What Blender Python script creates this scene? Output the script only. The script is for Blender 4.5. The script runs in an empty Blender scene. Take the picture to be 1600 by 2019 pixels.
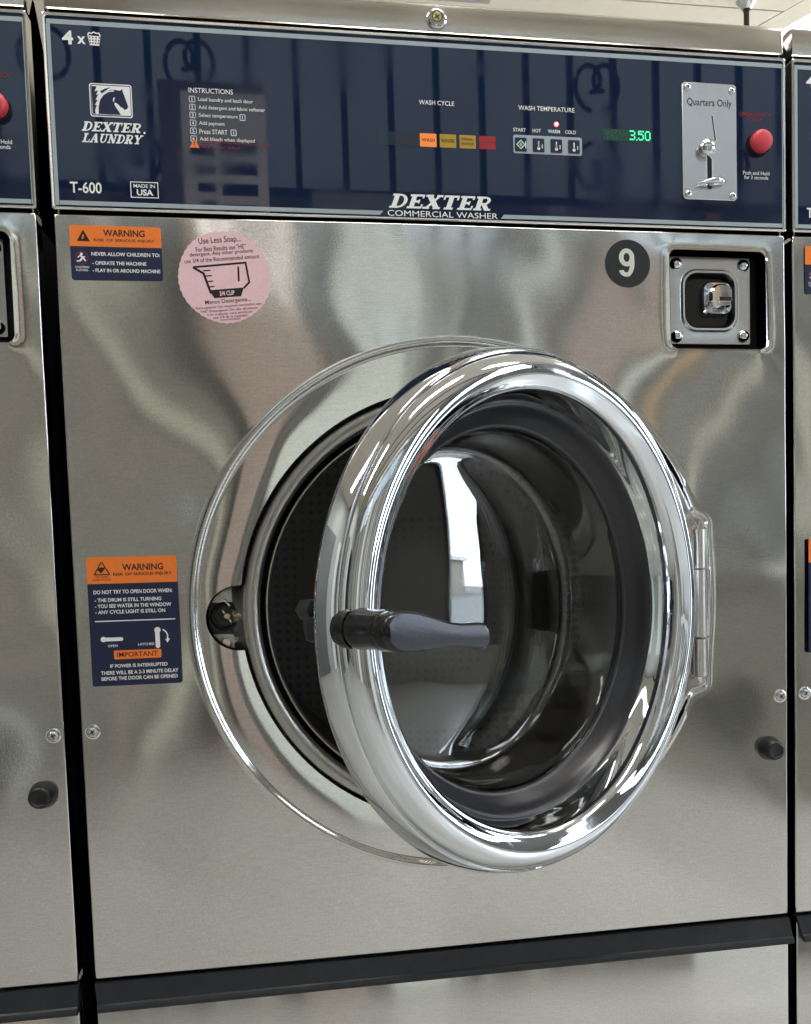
import bpy, bmesh, math, random
from mathutils import Vector, Matrix
from mathutils.geometry import delaunay_2d_cdt
random.seed(7)
S = bpy.context.scene
COL = S.collection
PI = math.pi

# ------------------------------------------------------------------ camera
cd = bpy.data.cameras.new('camera')
cam = bpy.data.objects.new('camera', cd)
COL.objects.link(cam)
cam.matrix_world = Matrix(((0.98684338, 0.03711842, -0.15736064, -0.14027545),
                           (-0.15930656, 0.05710789, -0.98557603, -0.93010993),
                           (-0.0275965, 0.99767776, 0.06226975, -0.33478492),
                           (0, 0, 0, 1)))
cd.sensor_fit = 'VERTICAL'
cd.sensor_height = 36.0
cd.lens = 36.0 * 1800.0 / 2019.0
cd.shift_x = -109.9 / 2019.0
cd.shift_y = 203.3 / 2019.0
cd.clip_start = 0.02
cd.clip_end = 200
S.camera = cam

# ------------------------------------------------------------------ light
w = bpy.data.worlds.new('World')
S.world = w
w.use_nodes = True
bg = w.node_tree.nodes['Background']
bg.inputs[0].default_value = (0.80, 0.90, 1.0, 1)
bg.inputs[1].default_value = 17.0
S.view_settings.view_transform = 'Standard'
S.view_settings.look = 'None'
S.view_settings.gamma = 1
S.view_settings.exposure = 0.0

FLOOR, CEIL = -1.15, 1.75
X0, X1, Y0, Y1 = -2.6, 3.6, -2.6, 3.4


def area(name, loc, rot, sx, sy, watts, col=(1, 1, 1)):
    l = bpy.data.lights.new(name, 'AREA')
    l.shape = 'RECTANGLE'
    l.size, l.size_y, l.energy, l.color = sx, sy, watts, col
    o = bpy.data.objects.new(name, l)
    o.location, o.rotation_euler = loc, rot
    COL.objects.link(o)
    return o


def portal(name, loc, rot, sx, sy):
    o = area(name, loc, rot, sx, sy, 1)
    o.data.cycles.is_portal = True
    return o


portal('window_daylight', (X1 + .12, .45, .25), (0, PI / 2, 0), 2.2, 5.6)
area('fill_lamp', (.3, -.55, CEIL - .07), (0, 0, 0), 1.2, .16, 24, (1, .96, .88))  # unseen lamps added overhead, strong enough to brighten the labels
area('fill_lamp', (-1.6, -.55, CEIL - .07), (0, 0, 0), 1.2, .16, 22, (1, .96, .88))
area('fill_lamp', (2.3, -.55, CEIL - .07), (0, 0, 0), 1.2, .16, 22, (1, .96, .88))


# ------------------------------------------------------------------ materials
def mat(name, col=(.5, .5, .5), rough=.5, metal=0., spec=.5, emit=None, es=1., coat=0., noise=0., nscale=400., bump=0., trans=0., ior=1.45):
    m = bpy.data.materials.new(name)
    m.use_nodes = True
    nt = m.node_tree
    b = nt.nodes['Principled BSDF']
    b.inputs['Base Color'].default_value = (*col, 1)
    b.inputs['Roughness'].default_value = rough
    b.inputs['Metallic'].default_value = metal
    b.inputs['Specular IOR Level'].default_value = spec
    b.inputs['IOR'].default_value = ior
    if coat:
        b.inputs['Coat Weight'].default_value = coat
        b.inputs['Coat Roughness'].default_value = .02
    if trans:
        b.inputs['Transmission Weight'].default_value = trans
    if emit:
        b.inputs['Emission Color'].default_value = (*emit, 1)
        b.inputs['Emission Strength'].default_value = es
    if noise or bump:
        tc = nt.nodes.new('ShaderNodeTexCoord')
        n = nt.nodes.new('ShaderNodeTexNoise')
        n.inputs['Scale'].default_value = nscale
        n.inputs['Detail'].default_value = 3
        nt.links.new(tc.outputs['Object'], n.inputs['Vector'])
        if noise:
            mx = nt.nodes.new('ShaderNodeMix')
            mx.data_type = 'RGBA'
            mx.inputs[6].default_value = (*[c * (1 - noise) for c in col], 1)
            mx.inputs[7].default_value = (*[min(1, c * (1 + noise)) for c in col], 1)
            nt.links.new(n.outputs['Fac'], mx.inputs[0])
            nt.links.new(mx.outputs[2], b.inputs['Base Color'])
        if bump:
            bp = nt.nodes.new('ShaderNodeBump')
            bp.inputs['Strength'].default_value = bump
            bp.inputs['Distance'].default_value = .0005
            nt.links.new(n.outputs['Fac'], bp.inputs['Height'])
            nt.links.new(bp.outputs['Normal'], b.inputs['Normal'])
    return m


def steel(name, col, rough, aniso, grain=.06, rscale=(60, 60, 1400), bump=.035):
    """brushed stainless sheet, brushing runs along x (needs a UV map with u = x)"""
    m = bpy.data.materials.new(name)
    m.use_nodes = True
    nt = m.node_tree
    N, L = nt.nodes, nt.links
    b = N['Principled BSDF']
    b.inputs['Metallic'].default_value = 1
    tc = N.new('ShaderNodeTexCoord')
    # brushed streaks
    mp = N.new('ShaderNodeMapping')
    mp.inputs['Scale'].default_value = rscale
    L.new(tc.outputs['Object'], mp.inputs['Vector'])
    n1 = N.new('ShaderNodeTexNoise')
    n1.inputs['Scale'].default_value = 1
    n1.inputs['Detail'].default_value = 4
    L.new(mp.outputs['Vector'], n1.inputs['Vector'])
    # pebbly fine grain
    n2 = N.new('ShaderNodeTexNoise')
    n2.inputs['Scale'].default_value = 480
    n2.inputs['Detail'].default_value = 2
    L.new(tc.outputs['Object'], n2.inputs['Vector'])
    # broad smears left by wiping
    n3 = N.new('ShaderNodeTexNoise')
    n3.inputs['Scale'].default_value = 5
    n3.inputs['Detail'].default_value = 5
    L.new(tc.outputs['Object'], n3.inputs['Vector'])
    n3.inputs['Distortion'].default_value = 1.2
    ad = N.new('ShaderNodeMath'); ad.operation = 'ADD'
    L.new(n1.outputs['Fac'], ad.inputs[0]); L.new(n2.outputs['Fac'], ad.inputs[1])
    mr = N.new('ShaderNodeMapRange')
    mr.inputs[1].default_value = .6; mr.inputs[2].default_value = 1.4
    mr.inputs[3].default_value = 1 - grain; mr.inputs[4].default_value = 1 + grain
    L.new(ad.outputs[0], mr.inputs[0])
    vm = N.new('ShaderNodeVectorMath'); vm.operation = 'SCALE'
    vm.inputs[0].default_value = col
    L.new(mr.outputs[0], vm.inputs['Scale'])
    # sparse dried specks
    vo = N.new('ShaderNodeTexVoronoi')
    vo.inputs['Scale'].default_value = 38
    L.new(tc.outputs['Object'], vo.inputs['Vector'])
    ls = N.new('ShaderNodeMath'); ls.operation = 'LESS_THAN'; ls.inputs[1].default_value = .035
    L.new(vo.outputs['Distance'], ls.inputs[0])
    sp = N.new('ShaderNodeSeparateColor')
    L.new(vo.outputs['Color'], sp.inputs[0])
    gt = N.new('ShaderNodeMath'); gt.operation = 'GREATER_THAN'; gt.inputs[1].default_value = .90
    L.new(sp.outputs[0], gt.inputs[0])
    mu = N.new('ShaderNodeMath'); mu.operation = 'MULTIPLY'
    L.new(ls.outputs[0], mu.inputs[0]); L.new(gt.outputs[0], mu.inputs[1])
    mxs = N.new('ShaderNodeMix'); mxs.data_type = 'RGBA'
    mxs.inputs[7].default_value = (.80, .79, .76, 1)
    L.new(mu.outputs[0], mxs.inputs[0])
    L.new(vm.outputs[0], mxs.inputs[6])
    L.new(mxs.outputs[2], b.inputs['Base Color'])
    r = N.new('ShaderNodeMapRange')
    r.inputs[1].default_value = .3; r.inputs[2].default_value = .7
    r.inputs[3].default_value = rough * .75; r.inputs[4].default_value = rough * 1.5
    L.new(n3.outputs['Fac'], r.inputs[0])
    L.new(r.outputs[0], b.inputs['Roughness'])
    b.inputs['Anisotropic'].default_value = aniso
    b.inputs['Anisotropic Rotation'].default_value = .25
    tg = N.new('ShaderNodeTangent')
    tg.direction_type = 'UV_MAP'
    tg.uv_map = 'UVMap'
    L.new(tg.outputs[0], b.inputs['Tangent'])
    bp = N.new('ShaderNodeBump')
    bp.inputs['Strength'].default_value = bump
    bp.inputs['Distance'].default_value = .0003
    L.new(ad.outputs[0], bp.inputs['Height'])
    L.new(bp.outputs['Normal'], b.inputs['Normal'])
    return m


M = dict(
    steel=steel('brushed_steel', (.605, .600, .585), .08, .8, .15),
    band=steel('band_steel', (.58, .56, .53), .15, .6, .10),
    plain=mat('plain_steel', (.58, .57, .54), .28, 1, noise=.08, nscale=300, bump=.05),
    bright=mat('bright_trim', (.80, .79, .76), .16, 1),
    collar=mat('dull_steel', (.42, .41, .385), .36, 1, noise=.1, nscale=250, bump=.05),
    plate=mat('coin_plate_steel', (.62, .63, .65), .26, 1, noise=.07, nscale=700, bump=.1),
    chrome=mat('chrome', (.66, .69, .735), .035, 1),
    zinc=mat('zinc_plated_steel', (.72, .73, .76), .22, 1),
    navy=mat('navy_film', (.007, .015, .044), .06, 0, .5, noise=.15, nscale=900),
    navyp=mat('navy_print', (.012, .019, .060), .35),
    pale=mat('pale_blue_print', (.36, .43, .47), .3),
    white=mat('white_print', (.86, .88, .90), .35),
    orange=mat('orange_print', (.90, .22, .035), .42, noise=.08, nscale=600),
    black=mat('black_print', (.012, .012, .014), .4),
    dark=mat('black_plastic', (.012, .013, .016), .38, noise=.3, nscale=200, bump=.15),
    void=mat('gap_shade_black', (.004, .004, .005), .6),  # shade of gaps and openings put into a near-black colour
    trim=mat('black_rubber_trim', (.016, .018, .024), .42, noise=.3, nscale=120, bump=.2),
    gasket=mat('door_rubber', (.020, .021, .027), .30, noise=.25, nscale=150, bump=.1),
    pink=mat('pink_paper', (.86, .58, .63), .6, noise=.05, nscale=300),
    nine=mat('charcoal_vinyl', (.022, .024, .027), .35),
    ninew=mat('off_white_vinyl', (.66, .67, .62), .4),
    red=mat('red_plastic', (.64, .06, .085), .42, noise=.12, nscale=900),
    redp=mat('red_print', (.22, .018, .03), .4),
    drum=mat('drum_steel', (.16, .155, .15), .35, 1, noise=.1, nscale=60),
    handle=mat('black_handle', (.008, .008, .009), .22, 0, .6),
    grip=mat('grey_grip_face', (.040, .043, .055), .25, .3, noise=.22, nscale=650, bump=.25),
    glass=mat('door_glass', (.93, .95, .95), .0, trans=1, ior=1.62),
    lampO=mat('orange_lens', (.70, .20, .04), .25, emit=(1, .28, .05), es=.35),
    lampY=mat('yellow_lens', (.42, .26, .03), .25, emit=(1, .6, .05), es=.03),
    lampR=mat('red_lens', (.30, .02, .03), .25, emit=(1, .05, .05), es=.04),
    lampG=mat('dim_green_lens', (.008, .024, .038), .06),
    lampD=mat('dim_red_lens', (.016, .012, .032), .06),
    led=mat('red_led', (1, .1, .1), .3, emit=(1, .06, .06), es=6),
    ledc=mat('led_core', (1, .6, .6), .3, emit=(1, .45, .5), es=5),
    digit=mat('green_digit', (.1, .8, .4), .3, emit=(.06, 1.0, .42), es=1.0),
    dispb=mat('display_window', (.012, .045, .035), .2, emit=(.0, .2, .1), es=.05),
    dispd=mat('dim_display_dots', (.04, .09, .05), .3),
    green=mat('green_print', (.04, .30, .10), .35),
    brass=mat('yellow_zinc', (.62, .52, .30), .3, 1),
)


def smudge(m, lo, hi, sc=14):
    nt = m.node_tree
    tc = nt.nodes.new('ShaderNodeTexCoord')
    n = nt.nodes.new('ShaderNodeTexNoise')
    n.inputs['Scale'].default_value = sc
    n.inputs['Detail'].default_value = 7
    n.inputs['Roughness'].default_value = .65
    n.inputs['Distortion'].default_value = .6
    mr = nt.nodes.new('ShaderNodeMapRange')
    mr.inputs[1].default_value = .48
    mr.inputs[2].default_value = .68
    mr.inputs[3].default_value = lo
    mr.inputs[4].default_value = hi
    nt.links.new(tc.outputs['Object'], n.inputs['Vector'])
    nt.links.new(n.outputs['Fac'], mr.inputs[0])
    nt.links.new(mr.outputs[0], nt.nodes['Principled BSDF'].inputs['Roughness'])


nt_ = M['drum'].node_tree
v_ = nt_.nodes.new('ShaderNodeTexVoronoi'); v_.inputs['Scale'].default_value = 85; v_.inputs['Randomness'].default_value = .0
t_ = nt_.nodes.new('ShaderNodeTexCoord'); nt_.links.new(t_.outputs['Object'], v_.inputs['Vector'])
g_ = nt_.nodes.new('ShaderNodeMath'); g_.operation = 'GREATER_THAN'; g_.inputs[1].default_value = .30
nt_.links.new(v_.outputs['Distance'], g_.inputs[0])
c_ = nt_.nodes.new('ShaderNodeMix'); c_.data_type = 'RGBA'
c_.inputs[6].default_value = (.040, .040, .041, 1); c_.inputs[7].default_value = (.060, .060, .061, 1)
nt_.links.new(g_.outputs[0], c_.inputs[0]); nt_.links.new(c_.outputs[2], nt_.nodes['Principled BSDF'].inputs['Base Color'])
smudge(M['chrome'], .02, .11, 26)
smudge(M['navy'], .02, .09, 9)
smudge(M['glass'], .0, .05, 12)
smudge(M['trim'], .34, .6, 30)

# ------------------------------------------------------------------ mesh helpers
class MB:
    def __init__(s):
        s.v, s.f, s.m = [], [], []
        s.mats = []

    def mi(s, m):
        if m not in s.mats:
            s.mats.append(m)
        return s.mats.index(m)

    def add(s, vs, fs, m):
        o = len(s.v)
        s.v += [tuple(p) for p in vs]
        s.f += [tuple(i + o for i in f) for f in fs]
        s.m += [s.mi(m)] * len(fs)

    def build(s, name, parent=None, smooth=False, loc=None, origin=None):
        me = bpy.data.meshes.new(name)
        org = Vector(origin) if origin else Vector((0, 0, 0))
        me.from_pydata([Vector(p) - org for p in s.v], [], s.f)
        for m in s.mats:
            me.materials.append(M[m])
        me.polygons.foreach_set('material_index', s.m)
        uv = me.uv_layers.new(name='UVMap')
        co = [0.0] * (len(me.vertices) * 3)
        me.vertices.foreach_get('co', co)
        li = [0] * len(me.loops)
        me.loops.foreach_get('vertex_index', li)
        d = []
        for i in li:
            d += [co[3 * i], co[3 * i + 2] + .3 * co[3 * i + 1]]
        uv.data.foreach_set('uv', d)
        if smooth:
            me.polygons.foreach_set('use_smooth', [True] * len(me.polygons))
            if smooth is not True:
                me.set_sharp_from_angle(angle=math.radians(smooth))
        me.update()
        o = bpy.data.objects.new(name, me)
        COL.objects.link(o)
        if parent:
            o.parent = parent
        if origin:
            o.location = org
        if loc:
            o.location = loc
        return o

    # ---- shapes
    def box(s, x0, x1, y0, y1, z0, z1, m, bev=0):
        bm = bmesh.new()
        bmesh.ops.create_cube(bm, size=1)
        for v in bm.verts:
            v.co = Vector(((x0 + x1) / 2 + v.co.x * (x1 - x0), (y0 + y1) / 2 + v.co.y * (y1 - y0), (z0 + z1) / 2 + v.co.z * (z1 - z0)))
        if bev:
            bmesh.ops.bevel(bm, geom=bm.edges[:], offset=bev, segments=2, profile=.5, affect='EDGES')
        s.bm(bm, m)

    def bm(s, bm, m, mx=None):
        bm.verts.index_update()
        s.add([(mx @ v.co if mx else v.co) for v in bm.verts], [[v.index for v in f.verts] for f in bm.faces], m)
        bm.free()

    def prism(s, pts, y0, y1, m, cap_back=True):
        """polygon in x,z extruded from y0 (front) to y1 (back); pts counter-clockwise seen from the front"""
        n = len(pts)
        s.add([(x, y0, z) for x, z in pts] + [(x, y1, z) for x, z in pts],
              [list(range(n))] + ([list(range(2 * n - 1, n - 1, -1))] if cap_back else []) +
              [[i, n + i, n + (i + 1) % n, (i + 1) % n] for i in range(n)], m)

    def flat(s, pts, y, m):
        s.add([(x, y, z) for x, z in pts], [list(range(len(pts)))], m)

    def rings(s, rs, m, closed=False, cap0=False, cap1=False):
        """skin a list of equally long vertex loops"""
        n = len(rs[0])
        vs = [p for r in rs for p in r]
        fs = []
        K = len(rs)
        for k in range(K if closed else K - 1):
            a, b = k * n, ((k + 1) % K) * n
            for i in range(n):
                j = (i + 1) % n
                fs.append([a + i, a + j, b + j, b + i])
        if cap0:
            fs.append(list(range(n - 1, -1, -1)))
        if cap1:
            fs.append([(K - 1) * n + i for i in range(n)])
        s.add(vs, fs, m)

    def lathe(s, prof, m, c=(0, 0, 0), ax=(0, -1, 0), seg=32, cap0=False, cap1=False, closed=False):
        """prof: (r, a) with a along ax"""
        a = Vector(ax).normalized()
        up = Vector((0, 0, 1)) if abs(a.z) < .9 else Vector((1, 0, 0))
        e1 = up.cross(a).normalized()
        e2 = a.cross(e1)
        c = Vector(c)
        rs = []
        for r, h in prof:
            rs.append([c + a * h + (e1 * math.cos(t) + e2 * math.sin(t)) * r for t in [2 * PI * i / seg for i in range(seg)]])
        s.rings(rs, m, closed, cap0, cap1)

    def tube(s, pts, r, m, seg=8):
        pts = [Vector(p) for p in pts]
        rs = []
        for i, p in enumerate(pts):
            d = (pts[min(i + 1, len(pts) - 1)] - pts[max(i - 1, 0)]).normalized()
            up = Vector((0, 0, 1)) if abs(d.z) < .9 else Vector((1, 0, 0))
            e1 = up.cross(d).normalized()
            e2 = d.cross(e1)
            rs.append([p + (e1 * math.cos(2 * PI * k / seg) + e2 * math.sin(2 * PI * k / seg)) * r for k in range(seg)])
        s.rings(rs, m, False, True, True)


def rrect(x0, x1, z0, z1, r, n=6):
    """counter-clockwise rounded rectangle"""
    p = []
    for cx, cz, a in ((x1 - r, z0 + r, -PI / 2), (x1 - r, z1 - r, 0), (x0 + r, z1 - r, PI / 2), (x0 + r, z0 + r, PI)):
        for k in range(n + 1):
            t = a + PI / 2 * k / n
            p.append((cx + r * math.cos(t), cz + r * math.sin(t)))
    return p


def circ(cx, cz, r, n=48):
    return [(cx + r * math.cos(2 * PI * k / n), cz + r * math.sin(2 * PI * k / n)) for k in range(n)]


def rot2(pts, c, a):
    ca, sa = math.cos(a), math.sin(a)
    return [(c[0] + (x - c[0]) * ca - (z - c[1]) * sa, c[1] + (x - c[0]) * sa + (z - c[1]) * ca) for x, z in pts]


def seg(x0, z0, x1, z1, wd):
    dx, dz = x1 - x0, z1 - z0
    L = math.hypot(dx, dz) or 1
    nx, nz = -dz / L * wd / 2, dx / L * wd / 2
    return [(x0 - nx, z0 - nz), (x1 - nx, z1 - nz), (x1 + nx, z1 + nz), (x0 + nx, z0 + nz)]


_tc = {}


def glyphs(sx, off, shear):
    key = (sx, off, shear)
    if key not in _tc:
        cu = bpy.data.curves.new('t', 'FONT')
        cu.body = sx
        cu.offset = off
        cu.shear = shear
        cu.resolution_u = 3
        ob = bpy.data.objects.new('t', cu)
        COL.objects.link(ob)
        dg = bpy.context.evaluated_depsgraph_get()
        dg.update()
        me = bpy.data.meshes.new_from_object(ob.evaluated_get(dg))
        vs = [(v.co.x, v.co.y) for v in me.vertices]
        fs = [list(p.vertices) for p in me.polygons]
        bpy.data.objects.remove(ob)
        bpy.data.meshes.remove(me)
        bpy.data.curves.remove(cu)
        _tc[key] = (vs, fs)
    return _tc[key]


def text(mb, s, x0, x1, z0, z1, y, m, off=0., shear=0., rot=0., rc=None, ref=None):
    """flat lettering fitted into the box x0..x1, z0..z1 on the plane y"""
    vs, fs = glyphs(s, off, shear)
    ax, bx = min(v[0] for v in vs), max(v[0] for v in vs)
    az, bz = min(v[1] for v in vs), max(v[1] for v in vs)
    p = [(x0 + (v[0] - ax) / (bx - ax) * (x1 - x0), z0 + (v[1] - az) / (bz - az) * (z1 - z0)) for v in vs]
    if rot:
        p = rot2(p, rc, rot)
    mb.add([(a, y, b) for a, b in p], fs, m)


def tag(o, label, cat, group=None, kind=None):
    if label: o['label'] = label
    if cat: o['category'] = cat
    if group: o['group'] = group
    if kind: o['kind'] = kind
    return o


def empty(name, loc, parent=None):
    o = bpy.data.objects.new(name, None)
    o.location = loc
    o.empty_display_size = .05
    COL.objects.link(o)
    o.parent = parent
    return o


def copy_tree(o, parent=None, skip=()):
    c = o.copy()
    COL.objects.link(c)
    c.parent = parent
    for ch in list(o.children):
        if ch.name.split('.')[0] not in skip:
            copy_tree(ch, c, skip)
    return c


# ------------------------------------------------------------------ the front panel surface
RC = (.0094, -.3855)          # centre of the round opening
R_EMB, R_HOLE = .2662, .2235
HX, HTH = .2651, 0.5979       # hinge axis, opening angle
PX0, PX1, PZ0, PZ1 = -.3700, .3696, -.7425, 0.0
LX0, LX1, LZ0, LZ1, LR = .2376, .3462, -.1214, -.0188, .008   # latch opening


def sd_rr(x, z, x0, x1, z0, z1, r):
    cx, cz = (x0 + x1) / 2, (z0 + z1) / 2
    qx = abs(x - cx) - (x1 - x0) / 2 + r
    qz = abs(z - cz) - (z1 - z0) / 2 + r
    return math.hypot(max(qx, 0), max(qz, 0)) + min(max(qx, qz), 0) - r


def smin(a, b, k):
    h = max(k - abs(a - b), 0) / k
    return min(a, b) - h * h * k / 4


def sd_emb(x, z):
    a = math.hypot(x - RC[0], z - RC[1]) - R_EMB
    b = sd_rr(x, z, .20, .2750, -.4835, -.2975, .009)
    return smin(a, b, .012)


def sstep(t):
    t = min(1, max(0, t))
    return t * t * (3 - 2 * t)


def height(x, z):
    """how far the sheet stands out towards the viewer (metres)"""
    r = math.hypot(x - RC[0], z - RC[1])
    s = sd_emb(x, z)
    th = math.atan2(z - RC[1], x - RC[0])
    d = max(0, r - R_EMB)
    # pressing the ring pulls the sheet round it into a shallow cone
    topw = .55 + .45 * sstep((math.sin(th) + .25) / .8)
    h = .0064 * topw * math.exp(-(d / .105) ** 1.35) * (1 + .22 * math.sin(3 * th + .8) + .10 * math.sin(7 * th + 2.0))
    h += .0017 * topw * math.exp(-(d / .030) ** 1.2) * (1 + .25 * math.sin(4 * th + 2.1))
    # the step itself, with a rolled bead
    h += -.0042 * sstep((.0030 - s) / .0060)
    h += .0007 * (1 if x < .25 else .2) * math.exp(-((s - .0038) / .0020) ** 2)
    # inside the recess the sheet dishes a little
    if s < 0:
        h += .0009 * math.sin(min(1, -s / .045) * PI) * (1 + .4 * math.sin(2 * th + 1))
    # latch opening lip
    l = sd_rr(x, z, LX0, LX1, LZ0, LZ1, LR)
    h += .0018 * math.exp(-max(0, l) / .0035) + .0011 * math.exp(-(max(0, l) / .035) ** 2)
    # oil-canning of the thin sheet
    h += .0007 * math.sin(9.0 * x + 1.3 + 2.2 * math.sin(5.3 * z)) * math.cos(7.0 * z - .6)
    h += .00038 * math.sin(27 * x + 3 * math.sin(11 * z + 1)) * math.cos(16 * z + 1.0)
    h += .00008 * math.sin(61 * x + 9 * z) * math.sin(40 * z + 12 * x + 2)
    return h


def nrm(x, z, e=.0004):
    gx = (height(x + e, z) - height(x - e, z)) / (2 * e)
    gz = (height(x, z + e) - height(x, z - e)) / (2 * e)
    return Vector((-gx, -1, -gz)).normalized()


def notch_loop():
    """round opening with the small round notch of the door lock on its left"""
    nc, nr = (-.2150, -.3880), .0325
    pts = []
    N = 360
    for k in range(N):
        t = 2 * PI * k / N
        p = (RC[0] + R_HOLE * math.cos(t), RC[1] + R_HOLE * math.sin(t))
        if math.hypot(p[0] - nc[0], p[1] - nc[1]) >= nr:
            pts.append((t, p))
    # arc of the notch outside the big circle
    arc = []
    for k in range(90):
        t = PI / 2 + PI * k / 89 * 1.3 - .15 * PI
        p = (nc[0] + nr * math.cos(t), nc[1] + nr * math.sin(t))
        if math.hypot(p[0] - RC[0], p[1] - RC[1]) > R_HOLE:
            arc.append(p)
    up = [p for t, p in pts if t < PI]
    dn = [p for t, p in pts if t >= PI]
    return up + arc + dn


def front_panel(parent):
    e = .002
    outer = []
    n = 120
    ax0, ax1, az0, az1 = PX0 + e, PX1 - e, PZ0 + e, PZ1 - e
    for k in range(n): outer.append((ax0 + (ax1 - ax0) * k / n, az0))
    for k in range(n): outer.append((ax1, az0 + (az1 - az0) * k / n))
    for k in range(n): outer.append((ax1 - (ax1 - ax0) * k / n, az1))
    for k in range(n): outer.append((ax0, az1 - (az1 - az0) * k / n))
    hole = notch_loop()
    latch = rrect(LX0, LX1, LZ0, LZ1, LR, 8)
    nc, nr = (-.2150, -.3880), .0325

    def inside(x, z, g=.0012):
        if not (ax0 + g < x < ax1 - g and az0 + g < z < az1 - g): return False
        if math.hypot(x - RC[0], z - RC[1]) < R_HOLE + g: return False
        if math.hypot(x - nc[0], z - nc[1]) < nr + g: return False
        if sd_rr(x, z, LX0, LX1, LZ0, LZ1, LR) < g: return False
        return True
    pts = []
    st = .0055
    x = ax0 + .003
    while x < ax1:
        z = az0 + .003
        while z < az1:
            if inside(x, z) and not -.012 < sd_emb(x, z) < .030:
                pts.append((x + random.uniform(-1, 1) * .0006, z + random.uniform(-1, 1) * .0006))
            z += st
        x += st
    # fine points along the bead
    for s in [-.010, -.0075, -.006, -.0045, -.003, -.0015, 0, .0012, .0024, .0036, .005, .0065, .008, .010, .0125, .0155, .019, .023, .027]:
        R = R_EMB + s
        for k in range(420):
            t = 2 * PI * k / 420
            p = (RC[0] + R * math.cos(t), RC[1] + R * math.sin(t))
            if abs(sd_emb(*p) - s) < .0006 and inside(*p) and not (p[0] > .234 and -.5205 < p[1] < -.2615): pts.append(p)
    x = .235
    while x < .310:
        z = -.520
        while z < -.262:
            if -.012 < sd_emb(x, z) < .030 and inside(x, z): pts.append((x + random.uniform(-1, 1) * .0001, z))
            z += .00125
        x += .00125
    # grid close to the latch lip
    for s in (.0015, .003, .0045):
        for p in rrect(LX0 - s, LX1 + s, LZ0 - s, LZ1 + s, LR + s, 8):
            if inside(*p): pts.append(p)
    loops = [outer, hole, latch]
    allp = []
    edges = []
    for L in loops:
        o = len(allp)
        allp += L
        edges += [(o + i, o + (i + 1) % len(L)) for i in range(len(L))]
    nb = len(allp)
    allp += pts
    vo, eo, fo, *_ = delaunay_2d_cdt([Vector(p) for p in allp], edges, [], 0, 1e-7)
    faces = []
    for f in fo:
        cx = sum(vo[i].x for i in f) / 3
        cz = sum(vo[i].y for i in f) / 3
        if math.hypot(cx - RC[0], cz - RC[1]) < R_HOLE - .00004: continue
        if math.hypot(cx - nc[0], cz - nc[1]) < nr - .00003 and math.hypot(cx - RC[0], cz - RC[1]) < R_HOLE + .04: continue
        if sd_rr(cx, cz, LX0, LX1, LZ0, LZ1, LR) < -.00002: continue
        a, b, c = [vo[i] for i in f]
        if (b.x - a.x) * (c.y - a.y) - (b.y - a.y) * (c.x - a.x) < 0: f = (f[0], f[2], f[1])
        faces.append(list(f))
    verts = [(v.x, -height(v.x, v.y), v.y) for v in vo]
    norms = [nrm(v.x, v.y) for v in vo]
    # rolled outer edge
    o0 = len(verts)
    base = outer
    K = 5
    for k in range(K + 1):
        t = PI / 2 * min(k, K - 1) / (K - 1)
        for (px, pz) in base:
            ox = (px >= ax1 - 1e-6) - (px <= ax0 + 1e-6)
            oz = (pz >= az1 - 1e-6) - (pz <= az0 + 1e-6)
            hh = height(px, pz)
            out = e * math.sin(t)
            back = e * (1 - math.cos(t)) + (.016 if k == K else 0)
            verts.append((px + ox * out, -hh + back, pz + oz * out))
            nn = Vector((ox * math.sin(t), -math.cos(t), oz * math.sin(t)))
            norms.append(nn.normalized())
    n4 = len(base)
    for k in range(K):
        for i in range(n4):
            j = (i + 1) % n4
            a, b = o0 + k * n4, o0 + (k + 1) * n4
            faces.append([a + i, b + i, b + j, a + j])
    # turned-in edges of the two openings
    for L, cfun, dep in ((hole, 'c', .010), (latch, 'l', .020)):
        o1 = len(verts)
        nL = len(L)
        for k, (ins, back) in enumerate(((0, 0), (.0006, .0003), (.0010, .0012), (.0010, dep))):
            for i, (px, pz) in enumerate(L):
                a, b = L[i - 1], L[(i + 1) % nL]
                tx, tz = b[0] - a[0], b[1] - a[1]
                l = math.hypot(tx, tz)
                inx, inz = -tz / l, tx / l      # ccw loop: left is the inside of the hole
                verts.append((px + inx * ins, -height(px, pz) + back, pz + inz * ins))
                q = (0, .5, .9, 1)[k]
                norms.append((nrm(px, pz) * (1 - q) + Vector((inx, 0, inz)) * q).normalized())
        for k in range(3):
            a, b = o1 + k * nL, o1 + (k + 1) * nL
            for i in range(nL):
                j = (i + 1) % nL
                faces.append([a + i, a + j, b + j, b + i][::-1])
    me = bpy.data.meshes.new('front_panel')
    me.from_pydata(verts, [], faces)
    me.materials.append(M['steel'])
    uv = me.uv_layers.new(name='UVMap')
    for l in me.loops:
        v = verts[l.vertex_index]
        uv.data[l.index].uv = (v[0], v[2] + .3 * v[1])
    me.polygons.foreach_set('use_smooth', [True] * len(me.polygons))
    me.normals_split_custom_set_from_vertices(norms)
    me.update()
    o = bpy.data.objects.new('front_panel', me)
    COL.objects.link(o)
    o.parent = parent
    return o


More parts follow.
